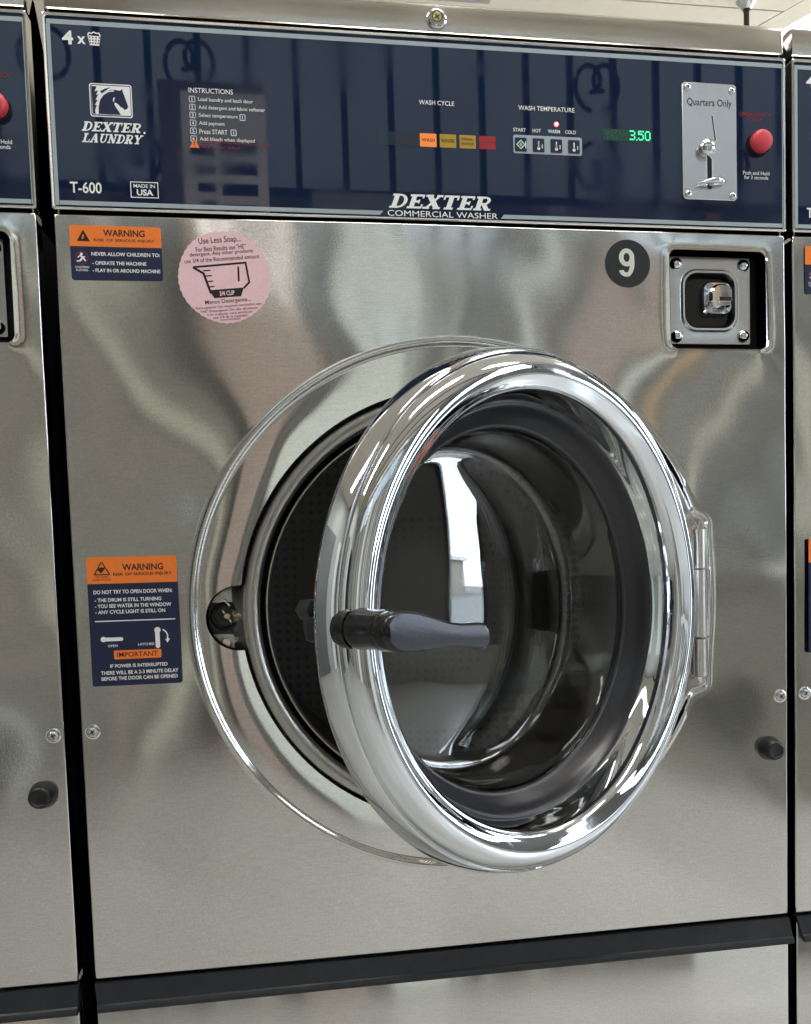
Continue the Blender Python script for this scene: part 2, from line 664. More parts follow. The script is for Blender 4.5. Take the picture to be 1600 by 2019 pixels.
# ------------------------------------------------------------------ small things
def screw(name, parent, x, z, y, r=.0060, washer=True, m='zinc'):
    b = MB()
    if washer:
        b.lathe([(r * 1.25, 0), (r * 1.22, .0010), (r * 1.0, .0016), (r * .95, .0018)], m, (x, y, z), seg=24)
        b.lathe([(r * .95, .0016)] + [(r * .75, .0017), (r * .73, .0036), (r * .62, .0042)], m, (x, y, z), seg=6, cap1=True)
    else:
        b.lathe([(r, 0), (r * .95, r * .28), (r * .72, r * .50), (r * .42, r * .62), (r * .1, r * .66)], m, (x, y, z), seg=24, cap1=True)
    top = (.0042 if washer else r * .66)
    for a in (.5, .5 + PI / 2):
        p = seg(x - math.cos(a) * r * .38, z - math.sin(a) * r * .38, x + math.cos(a) * r * .38, z + math.sin(a) * r * .38, r * .16)
        b.flat(p, y - top - .00015 - (0 if a < 1 else .00005), 'black')
    return b.build(name, parent, smooth=40)


def bumper(parent, x, z, y):
    b = MB()
    b.lathe([(.0135, 0), (.0133, .001), (.0118, .008), (.0102, .0145), (.0092, .0158), (.0076, .0163), (.0070, .0150), (.0066, .0148)], 'dark', (x, y, z), seg=40, cap1=True)
    return b.build('rubber_bumper', parent, smooth=50)


SLAB = {  # strokes in a unit-high box: (x0,z0,x1,z1,width)
    'D': (1.05, [(.30, 0, .30, 1, .24), (.04, .06, .55, .06, .12), (.04, .94, .55, .94, .12)], [(.5, .5, .40, .44, -90, 90, .17)]),
    'E': (.98, [(.30, 0, .30, 1, .24), (.04, .06, .90, .06, .12), (.04, .94, .88, .94, .12), (.3, .5, .66, .5, .13), (.66, .36, .66, .64, .08), (.87, .04, .90, .30, .09), (.85, .74, .85, .96, .09)], []),
    'X': (1.1, [(.22, .96, .84, .04, .25), (.84, .96, .22, .04, .13), (0, .06, .40, .06, .12), (.62, .06, 1.06, .06, .12), (.0, .94, .46, .94, .12), (.66, .94, 1.04, .94, .12)], []),
    'T': (.98, [(.47, 0, .47, .95, .24), (.2, .06, .74, .06, .12), (.03, .94, .92, .94, .12), (.07, .68, .05, .96, .09), (.88, .68, .89, .96, .09)], []),
    'R': (1.12, [(.30, 0, .30, 1, .24), (.04, .06, .54, .06, .12), (.04, .94, .58, .94, .12), (.36, .47, .60, .47, .11), (.58, .46, .86, .04, .22), (.78, .06, 1.08, .06, .12)], [(.58, .705, .26, .235, -90, 90, .17)]),
    'L': (.95, [(.30, 0, .30, 1, .24), (.04, .06, .86, .06, .12), (.04, .94, .56, .94, .12), (.85, .04, .87, .36, .09)], []),
    'A': (1.12, [(.54, .98, .88, .04, .24), (.52, .98, .20, .04, .12), (.30, .34, .74, .34, .10), (.02, .06, .42, .06, .12), (.64, .06, 1.10, .06, .12)], []),
    'U': (1.1, [(.28, .96, .28, .36, .22), (.86, .96, .86, .36, .11), (.04, .94, .54, .94, .12), (.66, .94, 1.06, .94, .12)], [(.57, .38, .285, .33, 180, 360, .15)]),
    'N': (1.15, [(.26, 0, .26, 1, .13), (.24, .98, .86, .02, .22), (.90, .0, .90, 1, .13), (.04, .06, .46, .06, .12), (.04, .94, .40, .94, .12), (.68, .94, 1.10, .94, .12)], []),
    'Y': (1.08, [(.20, .96, .54, .46, .22), (.88, .96, .56, .46, .12), (.54, 0, .54, .5, .22), (.26, .06, .82, .06, .12), (.0, .94, .42, .94, .12), (.68, .94, 1.06, .94, .12)], []),
}


def slab_word(mb, wd, x0, x1, z0, z1, y, m, shear=.32):
    tot = sum(SLAB[c][0] for c in wd)
    H = z1 - z0
    sx = (x1 - x0 - shear * H) / tot
    px = x0
    k = 0
    for c in wd:
        adv, segs, arcs = SLAB[c]

        wk = 1.22
        segs = [(a_[0], a_[1], a_[2], a_[3], a_[4] * wk) for a_ in segs]
        arcs = [(*a_[:6], a_[6] * wk) for a_ in arcs]

        def T(p): return [(px + a * sx + shear * H * b, z0 + b * H) for a, b in p]
        for q in segs:
            mb.flat(T(seg(*q)), y - k * 6e-6, m); k += 1
        for (cx, cz, rx, rz, a0, a1, wid) in arcs:
            n = 14
            o, i_ = [], []
            for j in range(n + 1):
                t = math.radians(a0 + (a1 - a0) * j / n)
                o.append((cx + (rx + wid / 2) * math.cos(t), cz + (rz + .06) * math.sin(t)))
                i_.append((cx + (rx - wid / 2) * math.cos(t), cz + (rz - .06) * math.sin(t)))
            p = o + i_[::-1]
            P = T(p)
            N2 = len(P)
            mb.add([(a, y - k * 6e-6, b) for a, b in P], [[j, j + 1, N2 - 2 - j, N2 - 1 - j] for j in range(n)], m); k += 1
        px += adv * sx


def horse(parent, y):
    b = MB()
    x0, x1, z0, z1 = -.3320, -.2937, .0898, .1203
    X = lambda u: x0 + (u - 470) / 235 * (x1 - x0)
    Z = lambda v: z1 - (v - 432) / 196 * (z1 - z0)
    P = lambda L: [(X(a), Z(c)) for a, c in L]
    b.flat(rrect(x0, x1, z0, z1, .0024), y, 'white')
    b.flat(rrect(x0 + .0010, x1 - .0010, z0 + .0010, z1 - .0010, .0017), y - 3e-5, 'navyp')
    b.flat(rrect(x0 + .0018, x1 - .0016, z0 + .0020, z1 - .0018, .0012), y - 6e-5, 'white')
    yy = y - 9e-5
    # neck and head
    def poly(L, m, k):
        b.add([(X(a), yy - k * 2e-5, Z(c)) for a, c in L], [list(range(len(L)))], m)
    neck = [(512, 612), (512, 575), (520, 535), (536, 505), (560, 480), (588, 466), (618, 466), (640, 470), (652, 458), (656, 478), (664, 502), (674, 536), (682, 562), (674, 576), (660, 582), (652, 570), (640, 566), (624, 548), (610, 540), (604, 548), (614, 570), (630, 594), (638, 612)]
    poly(neck[::-1], 'navyp', 0)
    poly([(484, 612), (482, 450), (512, 450), (500, 480), (520, 474), (506, 500), (520, 496), (502, 530), (514, 528), (498, 560), (508, 560), (497, 590), (500, 612)], 'navyp', 1)
    # white line along the mane
    arc = [(513, 612), (514, 570), (524, 528), (545, 497), (575, 477), (606, 472)]
    for i in range(len(arc) - 1):
        q = seg(X(arc[i][0]), Z(arc[i][1]), X(arc[i + 1][0]), Z(arc[i + 1][1]), .0012)
        b.flat(q, yy - 6e-5 - i * 4e-6, 'white')
    poly([(600, 515), (612, 508), (604, 528), (606, 540), (598, 530)], 'white', 4)
    poly([(530, 478), (556, 462), (590, 452), (560, 474), (538, 492)], 'navyp', 2)
    return b.build('horse_emblem', parent)


def build_washer():
    root = empty('washing_machine', (0, 0, FLOOR))
    r = empty('frame_of_parts', (0, 0, 0))   # temporary: keeps numbers in panel coordinates
    R = r
    fp = front_panel(R)

    # cabinet -------------------------------------------------------------
    b = MB()
    for s in (-1, 1):
        x = s * .3655
        xa, xb = min(x, x + s * .0015), max(x, x + s * .0015)
        b.box(xa, xb, .012, .74, FLOOR + .002, -.006, 'void')  # lower sides near-black: shade of the gap between machines as colour
        side = [(.004, -.006), (.004, .2150), (.045, .2150), (.20, .012), (.74, .004), (.74, -.006)]
        n6 = len(side)
        b.add([(xa, y, z) for y, z in side] + [(xb, y, z) for y, z in side],
              [list(range(n6)), list(range(2 * n6 - 1, n6 - 1, -1))] + [[i, n6 + i, n6 + (i + 1) % n6, (i + 1) % n6] for i in range(n6)], 'band')
    b.box(-.3654, .3654, .72, .735, FLOOR + .002, -.002, 'plain')
    back = [(.028, .2168), (.0455, .2168), (.2010, .0130), (.7405, .0050), (.7405, .0030), (.2000, .0110), (.0450, .2150), (.028, .2150)]
    b.add([(-.3654, y, z) for y, z in back] + [(.3654, y, z) for y, z in back],
          [[i, 8 + i, 8 + (i + 1) % 8, (i + 1) % 8] for i in range(8)], 'band')
    b.box(-.364, .364, .30, .31, -.60, -.02, 'void')
    b.box(-.364, .240, .010, .0105, -.08, -.0, 'void')
    b.build('cabinet', R)
    # lower panel
    b = MB()
    b.box(-.3695, .3696, 0, .012, -1.11, -.7475, 'steel', .0018)
    b.build('lower_panel', R, smooth=40)
    # top band
    b = MB()
    n = 10
    prof = [(.012, .1868), (.0015, .1868), (0, .1880), (0, .2095), (.0010, .2135), (.0038, .2158), (.0080, .2166), (.030, .2168)]
    xs = [-.3694, -.3688, -.3670, -.20, 0, .20, .3670, .3688, .3694]
    ins = [.003, .0008, 0, 0, 0, 0, 0, .0008, .003]
    vs, fs = [], []
    for x, i_ in zip(xs, ins):
        for (y, z) in prof: vs.append((x, y + i_, z))
    m_ = len(prof)
    for a in range(len(xs) - 1):
        for c in range(m_ - 1):
            fs.append([a * m_ + c, (a + 1) * m_ + c, (a + 1) * m_ + c + 1, a * m_ + c + 1])
    fs.append(list(range(m_)))
    fs.append(list(range(len(xs) * m_ - 1, (len(xs) - 1) * m_ - 1, -1)))
    b.add(vs, fs, 'band')
    tb = b.build('top_band', R, smooth=35)
    b = MB()
    b.lathe([(.0102, 0), (.0100, .0022), (.0085, .0036), (.0070, .0040), (.0062, .0030), (.0060, .0032)], 'chrome', (0, -.0, .1992), seg=32)
    b.lathe([(.0060, .0030), (.0052, .0044), (.0040, .0048)], 'brass', (0, 0, .1992), seg=24, cap1=True)
    for a in (.6, .6 + PI / 2):
        b.flat(seg(-math.cos(a) * .003, .1992 - math.sin(a) * .003, math.cos(a) * .003, .1992 + math.sin(a) * .003, .0011), -.0050 - (a > 1) * .0001, 'black')
    b.lathe([(.0051, .0046), (.0045, .0047)], 'black', (0, -.0003, .1992), seg=24)
    b.build('cam_lock', tb, smooth=40)

    # bottom trim ---------------------------------------------------------
    b = MB()
    L_ = [(-.3700, -.7465, 0), (.3700, -.7465, 0)]
    sec = [(.004, -.7455), (-.0020, -.7460), (-.0030, -.7500), (-.0085, -.7640), (-.0110, -.7650), (-.0125, -.7672), (-.0120, -.7712), (-.0090, -.7722), (.000, -.7700), (.004, -.7600)]
    vs, fs = [], []
    for x0_, x1_ in ((-.3700, -.3655), (.3698, .3702)):
        for y, z in sec:
            t = (-.7460 - z) / .026
            vs.append((x0_ + (x1_ - x0_) * t, y, z))
    n_ = len(sec)
    for i in range(n_):
        j = (i + 1) % n_
        fs.append([i, n_ + i, n_ + j, j])
    fs += [list(range(n_)), list(range(2 * n_ - 1, n_ - 1, -1))]
    b.add(vs, fs, 'trim')
    b.build('bottom_trim', R, smooth=25)

    # control panel -------------------------------------------------------
    b = MB()
    fx0, fx1, fz0, fz1 = -.3706, .3707, .0035, .1823
    o_ = rrect(fx0, fx1, fz0, fz1, .002, 3)
    o2 = rrect(fx0 + .0008, fx1 - .0008, fz0 + .0008, fz1 - .0008, .002, 3)
    i_ = rrect(fx0 + .0022, fx1 - .0022, fz0 + .0022, fz1 - .0024, .002, 3)
    i2 = rrect(fx0 + .0026, fx1 - .0026, fz0 + .0025, fz1 - .0028, .002, 3)
    lv = [[(x, .014, z) for x, z in o_], [(x, -.0010, z) for x, z in o_], [(x, -.0016, z) for x, z in o2], [(x, -.0014, z) for x, z in i_], [(x, -.0008, z) for x, z in i2], [(x, .004, z) for x, z in i2]]
    b.rings(lv, 'bright')
    cp = b.build('control_panel', R, smooth=35)
    b = MB()
    b.box(fx0 + .0020, fx1 - .0020, -.0004, .003, fz0 + .0018, fz1 - .0022, 'navy')
    ov = b.build('overlay_film', cp)
    Y = -.00055
    b = MB()
    b.box(-.3672, .3678, Y - .0001, Y + .0001, .1722, .1764, 'pale')
    b.box(-.3676, -.3640, Y - .0001, Y + .0001, .0075, .1720, 'pale')
    b.box(.3668, .3678, Y - .0001, Y + .0001, .0075, .1720, 'pale')
    yy = Y - .0001
    b.prism([(-.3636, .0078), (-.0625, .0078), (-.0590, .0118), (-.3636, .0118)], yy, Y + .0001, 'pale')
    b.prism([(.0600, .0078), (.3664, .0078), (.3664, .0118), (.0635, .0118)], yy, Y + .0001, 'pale')
    b.build('border_stripe', cp)

    b = MB()
    text(b, '4', -.3539, -.3440, .1543, .1668, yy, 'white', .03)
    text(b, 'x', -.3405, -.3330, .1553, .1622, yy, 'white', .03)
    text(b, 'T-600', -.3538, -.3252, .0190, .0295, yy, 'white', .015)
    text(b, 'INSTRUCTIONS', -.2416, -.2002, .1163, .1209, yy, 'white', .005)
    L = ['Load laundry and latch door', 'Add detergent and fabric softener', 'Select temperature', 'Add payment', 'Press START', 'Add bleach when displayed']
    wd = [.0513, .0625, .0365, .0240, .0262, .0515]
    for k, s in enumerate(L):
        z = .1122 - k * .00735
        text(b, s, -.2330, -.2330 + wd[k], z - .0044, z, yy, 'white', .004)
        q = rrect(-.2412, -.2360, z - .0046, z + .0006, .0003, 2)
        for i in range(4):
            pass
        xx0, xx1, zz0, zz1 = -.2412, -.2360, z - .0046, z + .0006
        for (a0, c0, a1, c1) in ((xx0, zz0, xx1, zz0), (xx1, zz0 + .0004, xx1, zz1 - .0004), (xx0, zz1, xx1, zz1), (xx0, zz0 + .0004, xx0, zz1 - .0004)):
            b.flat(seg(a0, c0, a1, c1, .0005), yy, 'white')
        text(b, str(k + 1), -.2397 + (.0006 if k == 0 else 0), -.2378 - (.0006 if k == 0 else 0), z - .0037, z - .0003, yy, 'white', .01)
    # little key symbols behind "temperature" and "START"
    for (xa, zc) in ((-.1945, .1122 - 2 * .00735 - .0022), (-.2035, .1122 - 4 * .00735 - .0022)):
        for (a0, c0, a1, c1) in ((xa, zc - .0026, xa + .0048, zc - .0026), (xa, zc + .0026, xa + .0048, zc + .0026), (xa, zc - .0024, xa, zc + .0024), (xa + .0048, zc - .0024, xa + .0048, zc + .0024), (xa + .0024, zc - .0016, xa + .0024, zc + .0016)):
            b.flat(seg(a0, c0, a1, c1, .0006), yy, 'white')
    text(b, 'WASH CYCLE', -.0202, .0153, .1162, .1206, yy, 'white', .006)
    text(b, 'WASH TEMPERATURE', .0809, .1396, .1158, .1203, yy, 'white', .006)
    for s, xa, xb in (('START', .0751, .0882), ('HOT', .0952, .1038), ('WARM', .1112, .1238), ('COLD', .1292, .1406)):
        text(b, s, xa, xb, .0944, .0979, yy, 'white', .012)
    text(b, 'Push and Hold', .3225, .3523, .0613, .0652, yy, 'white', .006)
    text(b, 'for 3 seconds', .3238, .3508, .0568, .0606, yy, 'white', .006)
    text(b, 'MADE IN', -.2962, -.2766, .0258, .0292, yy, 'white', .012)
    text(b, 'USA', -.2935, -.2785, .0186, .0244, yy, 'white', .03)
    for (a0, c0, a1, c1) in ((-.2992, .0168, -.2735, .0168), (-.2992, .0310, -.2735, .0310), (-.2988, .0172, -.2988, .0306), (-.2739, .0172, -.2739, .0306)):
        b.flat(seg(a0, c0, a1, c1, .0008), yy, 'white')
    text(b, 'COMMERCIAL WASHER', -.0548, .0570, .0072, .0128, yy, 'white', .001)
    b.build('lettering', cp)
    b = MB()
    slab_word(b, 'DEXTER', -.0540, .0545, .0152, .0287, yy, 'white', .38)
    b.build('maker_name', cp)
    b = MB()
    slab_word(b, 'DEXTER', -.3410, -.2845, .0764, .0850, yy, 'white', .34)
    slab_word(b, 'LAUNDRY', -.3412, -.2848, .0660, .0742, yy, 'white', .34)
    b.flat(circ(-.2838, .0767, .0010, 12), yy, 'white')
    b.build('maker_name', cp)
    horse(cp, yy)
    # laundry basket symbol
    b = MB()
    bx, bz = -.3252, .1602
    b.flat([(bx - .0042, bz - .0055), (bx + .0042, bz - .0058), (bx + .0058, bz + .0030), (bx - .0058, bz + .0032)], yy, 'white')
    for i in range(4):
        for j in range(3):
            cx = bx - .0036 + i * .0024 * (1 + .12 * j) - j * .0003
            cz = bz - .0035 + j * .0025
            b.flat(circ(cx, cz, .00078, 8), yy - 3e-5, 'navyp')
    pr = [(bx - .0056, bz + .0034), (bx - .0046, bz + .0058), (bx - .0022, bz + .0050), (bx - .0002, bz + .0066), (bx + .0024, bz + .0052), (bx + .0042, bz + .0060), (bx + .0056, bz + .0032)]
    for i in range(len(pr) - 1):
        b.flat(seg(*pr[i], *pr[i + 1], .0011), yy - 2e-5 - i * 3e-6, 'white')
    b.build('basket_symbol', cp)
    # dim red print
    b = MB()
    text(b, 'EMERGENCY', .3191, .3544, .1212, .1253, yy, 'redp', .008)
    text(b, 'STOP', .3284, .3450, .1160, .1200, yy, 'redp', .008)
    b.build('red_lettering', cp)
    # orange caution line
    b = MB()
    b.flat([(-.2428, .0650), (-.2334, .0650), (-.2381, .0735)], yy, 'orange')
    b.flat(seg(-.2381, .0679, -.2381, .0711, .0009), yy - 4e-5, 'black')
    b.flat(circ(-.2381, .0664, .0005, 8), yy - 4e-5, 'black')
    text(b, 'Do not add items when drum is turning', -.2322, -.1665, .0690, .0722, yy, 'redp', .005)
    text(b, 'See door label', -.2322, -.1960, .0650, .0680, yy, 'redp', .005)
    b.build('caution_line', cp)
    # cycle lights
    cyc = [(-.0606, 'lampG', ''), (-.0404, 'lampD', ''), (-.0202, 'lampO', 'WASH'), (-.0003, 'lampY', 'RINSE'), (.0197, 'lampY', 'FINAL'), (.0398, 'lampR', 'SPIN')]
    for k, (xa, m, s) in enumerate(cyc):
        b = MB()
        b.prism(rrect(xa, xa + .0166, .0755, .0884, .0006, 2), yy - .0001, Y + .0001, m)
        if s == 'FINAL':
            text(b, 'FINAL', xa + .0022, xa + .0142, .0830, .0858, yy - .00015, 'black', .01)
            text(b, 'RINSE', xa + .0022, xa + .0142, .0786, .0814, yy - .00015, 'black', .01)
        elif s:
            text(b, s, xa + .0018, xa + .0148, .0804, .0838, yy - .00015, 'black' if s != 'SPIN' else 'redp', .01)
        o = b.build('cycle_light', cp)
        o['label'] = ['unlit dark green cycle light', 'unlit dark red cycle light', 'orange wash cycle light', 'amber rinse cycle light', 'amber final rinse cycle light', 'dull red spin cycle light'][k]
    # temperature keys
    b = MB()
    b.prism(rrect(.0749, .1468, .0731, .0912, .0022), yy, Y + .0001, 'pale')
    b.build('keypad', cp)
    for k, xa in enumerate((.0764, .0949, .1135, .1321)):
        b = MB()
        b.prism(rrect(xa, xa + .0122, .0750, .0884, .0010, 3), yy - .0003, yy, 'navyp')
        if k == 0:
            cx, cz = xa + .0062, .0817
            b.flat([(cx - .0048, cz), (cx, cz - .0048), (cx + .0048, cz), (cx, cz + .0048)], yy - .00035, 'white')
            b.flat([(cx - .0038, cz), (cx, cz - .0038), (cx + .0038, cz), (cx, cz + .0038)], yy - .00038, 'green')
            b.flat(seg(cx, cz - .0016, cx, cz + .0016, .0006), yy - .00041, 'white')
            b.flat(seg(xa + .0113, .0780, xa + .0113, .0850, .0008), yy - .00035, 'white')
        else:
            cx = xa + .0062
            b.flat(circ(cx, .0785, .0016, 14), yy - .00035, 'white')
            b.flat(seg(cx, .0797, cx, .0858, .0013), yy - .00037, 'white')
            b.flat(seg(cx, .0787, cx, .0790 + .0022 * (4 - k), .0005), yy - .00040, 'redp')
            b.flat(seg(xa + .0100, .0788, xa + .0100, .0826, .0009), yy - .00035, 'white')
        b.build('key', cp)
    b = MB()
    b.lathe([(.0024, 0), (.0023, .0004), (.0016, .0010)], 'led', (.1201, yy, .1032), seg=20)
    b.lathe([(.0016, .0010), (.0006, .0014)], 'ledc', (.1201, yy, .1032), seg=20, cap1=True)
    b.build('indicator_lamp', cp, smooth=True)
    # display
    b = MB()
    b.prism(rrect(.1689, .2212, .0898, .1016, .0004, 2), yy, Y + .0001, 'dispb')
    dots = []
    for i in range(22):
        for j in range(7):
            if random.random() < .55:
                x_ = .1700 + i * .00125
                z_ = .0912 + j * .0014
                dots.append((x_, z_))
    for x_, z_ in dots:
        b.flat([(x_, z_), (x_ + .0008, z_), (x_ + .0008, z_ + .0009), (x_, z_ + .0009)], yy - 5e-5, 'dispd')
    b.build('display', cp)
    b = MB()
    font = {'3': ['11110', '00001', '00001', '01110', '00001', '00001', '11110'], '5': ['11111', '10000', '11110', '00001', '00001', '10001', '01110'], '0': ['01110', '10001', '10001', '10001', '10001', '10001', '01110']}
    x_ = .1980
    px = .00122
    for ch in '3.50':
        if ch == '.':
            b.flat([(x_ - .0002, .0909), (x_ + .0011, .0909), (x_ + .0011, .0922), (x_ - .0002, .0922)], yy - 9e-5, 'digit')
            x_ += .0018
            continue
        for j, row in enumerate(font[ch]):
            for i, c in enumerate(row):
                if c == '1':
                    xx, zz = x_ + i * px, .0995 - j * .00138
                    b.flat([(xx, zz), (xx + px * .97, zz), (xx + px * .97, zz + .00132), (xx, zz + .00132)], yy - 9e-5, 'digit')
        x_ += px * 5 + .0012
    b.build('price_digits', cp)
    # stop button
    b = MB()
    b.lathe([(.0128, 0), (.0128, .0020), (.0122, .0030)], 'dark', (.3405, yy, .0936), seg=40)
    b.lathe([(.0114, .0028), (.0114, .0075), (.0109, .0095), (.0095, .0112), (.0070, .0122), (.0035, .0127), (.0006, .0129)], 'red', (.3405, yy, .0936), seg=48, cap1=True)
    b.build('stop_button', cp, smooth=50)

    # coin plate ----------------------------------------------------------
    b = MB()
    P_ = rrect(.2548, .3150, .0333, .1518, .0042, 6)
    P2 = rrect(.2554, .3144, .0339, .1512, .0038, 6)
    b.rings([[(x, Y, z) for x, z in P_], [(x, Y - .0014, z) for x, z in P_], [(x, Y - .0020, z) for x, z in P2]], 'plate', cap1=True)
    cpl = b.build('coin_plate', R, smooth=40)
    yp = Y - .0020
    for (x, z) in ((.2605, .1462), (.3095, .1447), (.2603, .0385), (.3099, .0378)):
        screw('screw', cpl, x, z, yp, .0037, False, 'chrome')
    b = MB()
    text(b, 'Quarters Only', .2601, .3094, .1262, .1358, yp - .0001, 'black', .008)
    b.build('lettering', cpl)
    b = MB()
    b.flat(seg(.2868, .1196, .2912, .0930, .0030), yp - .0002, 'bright')
    b.flat(seg(.2873, .1188, .2908, .0938, .0014), yp - .0004, 'void')
    b.build('coin_slot', cpl)
    b = MB()
    b.prism(rrect(.2800, .2884, .0424, .0775, .0040), yp - .0002, yp, 'bright')
    b.flat(rrect(.2816, .2866, .0438, .0762, .0024), yp - .0004, 'void')
    b.build('return_slot', cpl)
    b = MB()
    b.lathe([(.0080, 0), (.0090, .0016), (.0092, .0040), (.0088, .0065), (.0074, .0092), (.0050, .0110), (.0020, .0118)], 'chrome', (.2795, yp, .0835), seg=32, cap1=True)
    b.build('knob', cpl, smooth=60)
    b = MB()
    rs = []
    for k in range(13):
        t = k / 12
        x = .2680 + (.3010 - .2680) * t
        wv = math.sin(PI * min(1, max(0.02, t))) ** .6
        zc = .0465 + .0040 * t + .0012 * math.sin(PI * t)
        ht = .0006 + .0032 * wv * (.35 + .65 * t)
        dp = .0004 + .0022 * wv
        rs.append([(x, yp - .0045 - .007 * math.sin(PI * t) * .6 + dp * math.sin(a), zc + ht * math.cos(a)) for a in [2 * PI * i / 12 for i in range(12)]])
    b.rings(rs, 'chrome', cap0=True, cap1=True)
    b.tube([(.2842, yp, .0480), (.2842, yp - .006, .0480)], .0022, 'chrome')
    b.build('return_lever', cpl, smooth=50)

    # labels --------------------------------------------------------------
    def hy(x, z): return -height(x, z)

    def sticker(name, x0, x1, z0, z1, zm, mt='navyp'):
        b = MB()
        yo = -max(height(x0, z0), height(x1, z0), height(x0, z1), height(x1, z1), height((x0 + x1) / 2, (z0 + z1) / 2), height((x0 + x1) / 2, z1)) - .0003
        b.prism(rrect(x0, x1, z0, z1, .0020, 4), yo, yo + .0006, 'navyp')
        o = b.build(name, R)
        b = MB()
        top = [p for p in rrect(x0, x1, zm, z1, .0020, 4) if p[1] > (zm + z1) / 2]
        b.prism([(x0, zm), (x1, zm)] + top, yo - .00008, yo - .00002, 'orange')
        b.build('header', o)
        return o, yo
    # upper warning
    w1, yo = sticker('warning_label', -.3564, -.2730, -.0612, -.0108, -.0303)
    w1['label'] = 'small warning label about children in the top corner'
    t = yo - .00014
    b = MB()
    text(b, 'WARNING', -.3260, -.2880, -.0205, -.0142, t, 'black', .025)
    text(b, 'RISK OF SERIOUS INJURY', -.3345, -.2790, -.0262, -.0228, t, 'black', .012)
    b.flat([(-.3500, -.0255), (-.3382, -.0255), (-.3440, -.0148)], t, 'black')
    b.flat(seg(-.3440, -.0195, -.3448, -.0235, .0014), t - 3e-5, 'orange')
    text(b, 'NEVER ALLOW CHILDREN TO:', -.3375, -.2750, -.0388, -.0353, t, 'white', .02)
    text(b, '- OPERATE THE MACHINE', -.3370, -.2878, -.0472, -.0438, t, 'white', .02)
    text(b, '- PLAY IN OR AROUND MACHINE', -.3370, -.2752, -.0540, -.0506, t, 'white', .02)
    text(b, 'CHILDREN', -.3528, -.3402, -.0506, -.0486, t, 'white', .008)
    text(b, 'PLAYING', -.3520, -.3412, -.0534, -.0514, t, 'white', .008)
    b.build('lettering', w1)
    b = MB()
    cc = circ(-.3465, -.0412, .0062, 28); ci = circ(-.3465, -.0412, .0053, 28)
    b.rings([[(x, t, z) for x, z in cc], [(x, t, z) for x, z in ci]], 'redp')
    for q in ((-.3480, -.0440, -.3455, -.0405, .0018), (-.3455, -.0405, -.3430, -.0440, .0014), (-.3455, -.0405, -.3478, -.0388, .0014), (-.3478, -.0388, -.3500, -.0408, .0010), (-.3456, -.0398, -.3432, -.0402, .0010), (-.3480, -.0440, -.3510, -.0440, .0012)):
        b.flat(seg(*q), t - random.random() * 3e-5, 'white')
    b.flat(circ(-.3466, -.0375, .0013, 12), t - 4e-5, 'white')
    b.build('child_symbol', w1)
    # lower warning
    w2, yo = sticker('warning_label', -.3560, -.2722, -.4493, -.3243, -.3500)
    w2['label'] = 'tall warning label about the door beside the opening'
    t = yo - .00014
    b = MB()
    text(b, 'WARNING', -.3232, -.2850, -.3378, -.3314, t, 'black', .025)
    text(b, 'RISK OF SERIOUS INJURY', -.3318, -.2770, -.3434, -.3398, t, 'black', .02)
    for (a0, c0, a1, c1) in ((-.3492, -.3412, -.3348, -.3412), (-.3492, -.3412, -.3422, -.3292), (-.3348, -.3412, -.3418, -.3292)):
        b.flat(seg(a0, c0, a1, c1, .0011), t - random.random() * 3e-5, 'black')
    b.flat([(-.3460, -.3360), (-.3440, -.3345), (-.3410, -.3340), (-.3390, -.3350), (-.3402, -.3372), (-.3420, -.3390), (-.3430, -.3402), (-.3440, -.3385), (-.3455, -.3375)][::-1], t - 4e-5, 'black')
    text(b, 'KEEP HANDS', -.3480, -.3365, -.3442, -.3426, t, 'black', .006)
    text(b, 'CLEAR OF DOOR', -.3508, -.3338, -.3470, -.3453, t, 'black', .006)
    text(b, 'DO NOT TRY TO OPEN DOOR WHEN:', -.3507, -.2775, -.3600, -.3562, t, 'white', .02)
    for k, (s, xe) in enumerate((('- THE DRUM IS STILL TURNING', -.2882), ('- YOU SEE WATER IN THE WINDOW', -.2790), ('- ANY CYCLE LIGHT IS STILL ON', -.2850))):
        z = -.3676 - k * .0058
        text(b, s, -.3500, xe, z, z + .0036, t, 'white', .02)
    b.flat(seg(-.3508, -.3862, -.2760, -.3862, .0010), t, 'white')
    text(b, 'OPEN', -.3400, -.3312, -.4116, -.4092, t, 'white', .010)
    text(b, 'LATCHED', -.3118, -.2968, -.4110, -.4086, t, 'white', .010)
    b.flat(rrect(-.3460, -.3255, -.4058, -.4022, .0017, 4), t, 'white')
    b.flat(circ(-.3438, -.4038, .0026, 18), t - 3e-5, 'white')
    b.flat(rrect(-.2955, -.2913, -.4142, -.3950, .0020, 4), t, 'white')
    b.flat(circ(-.2932, -.3966, .0030, 18), t - 3e-5, 'white')
    ar = [(-.2882, -.3962), (-.2852, -.3985), (-.2838, -.4020), (-.2842, -.4060)]
    for i in range(3):
        b.flat(seg(*ar[i], *ar[i + 1], .0012), t - i * 8e-6, 'white')
    b.flat([(-.2842, -.4092), (-.2818, -.4052), (-.2864, -.4056)], t - 4e-5, 'white')
    text(b, 'IF POWER IS INTERRUPTED', -.3388, -.2852, -.4318, -.4284, t, 'white', .02)
    text(b, 'THERE WILL BE A 2-3 MINUTE DELAY', -.3478, -.2752, -.4384, -.4347, t, 'white', .02)
    text(b, 'BEFORE THE DOOR CAN BE OPENED', -.3474, -.2762, -.4440, -.4404, t, 'white', .02)
    b.build('lettering', w2)
    b = MB()
    b.prism(rrect(-.3348, -.2905, -.4236, -.4150, .0014, 3), t - 3e-5, t, 'orange')
    text(b, 'IMPORTANT', -.3318, -.2940, -.4216, -.4168, t - 6e-5, 'black', .012)
    b.build('important_band', w2)
    # pink label
    b = MB()
    cx, cz, rr = -.2150, -.0570, .0440
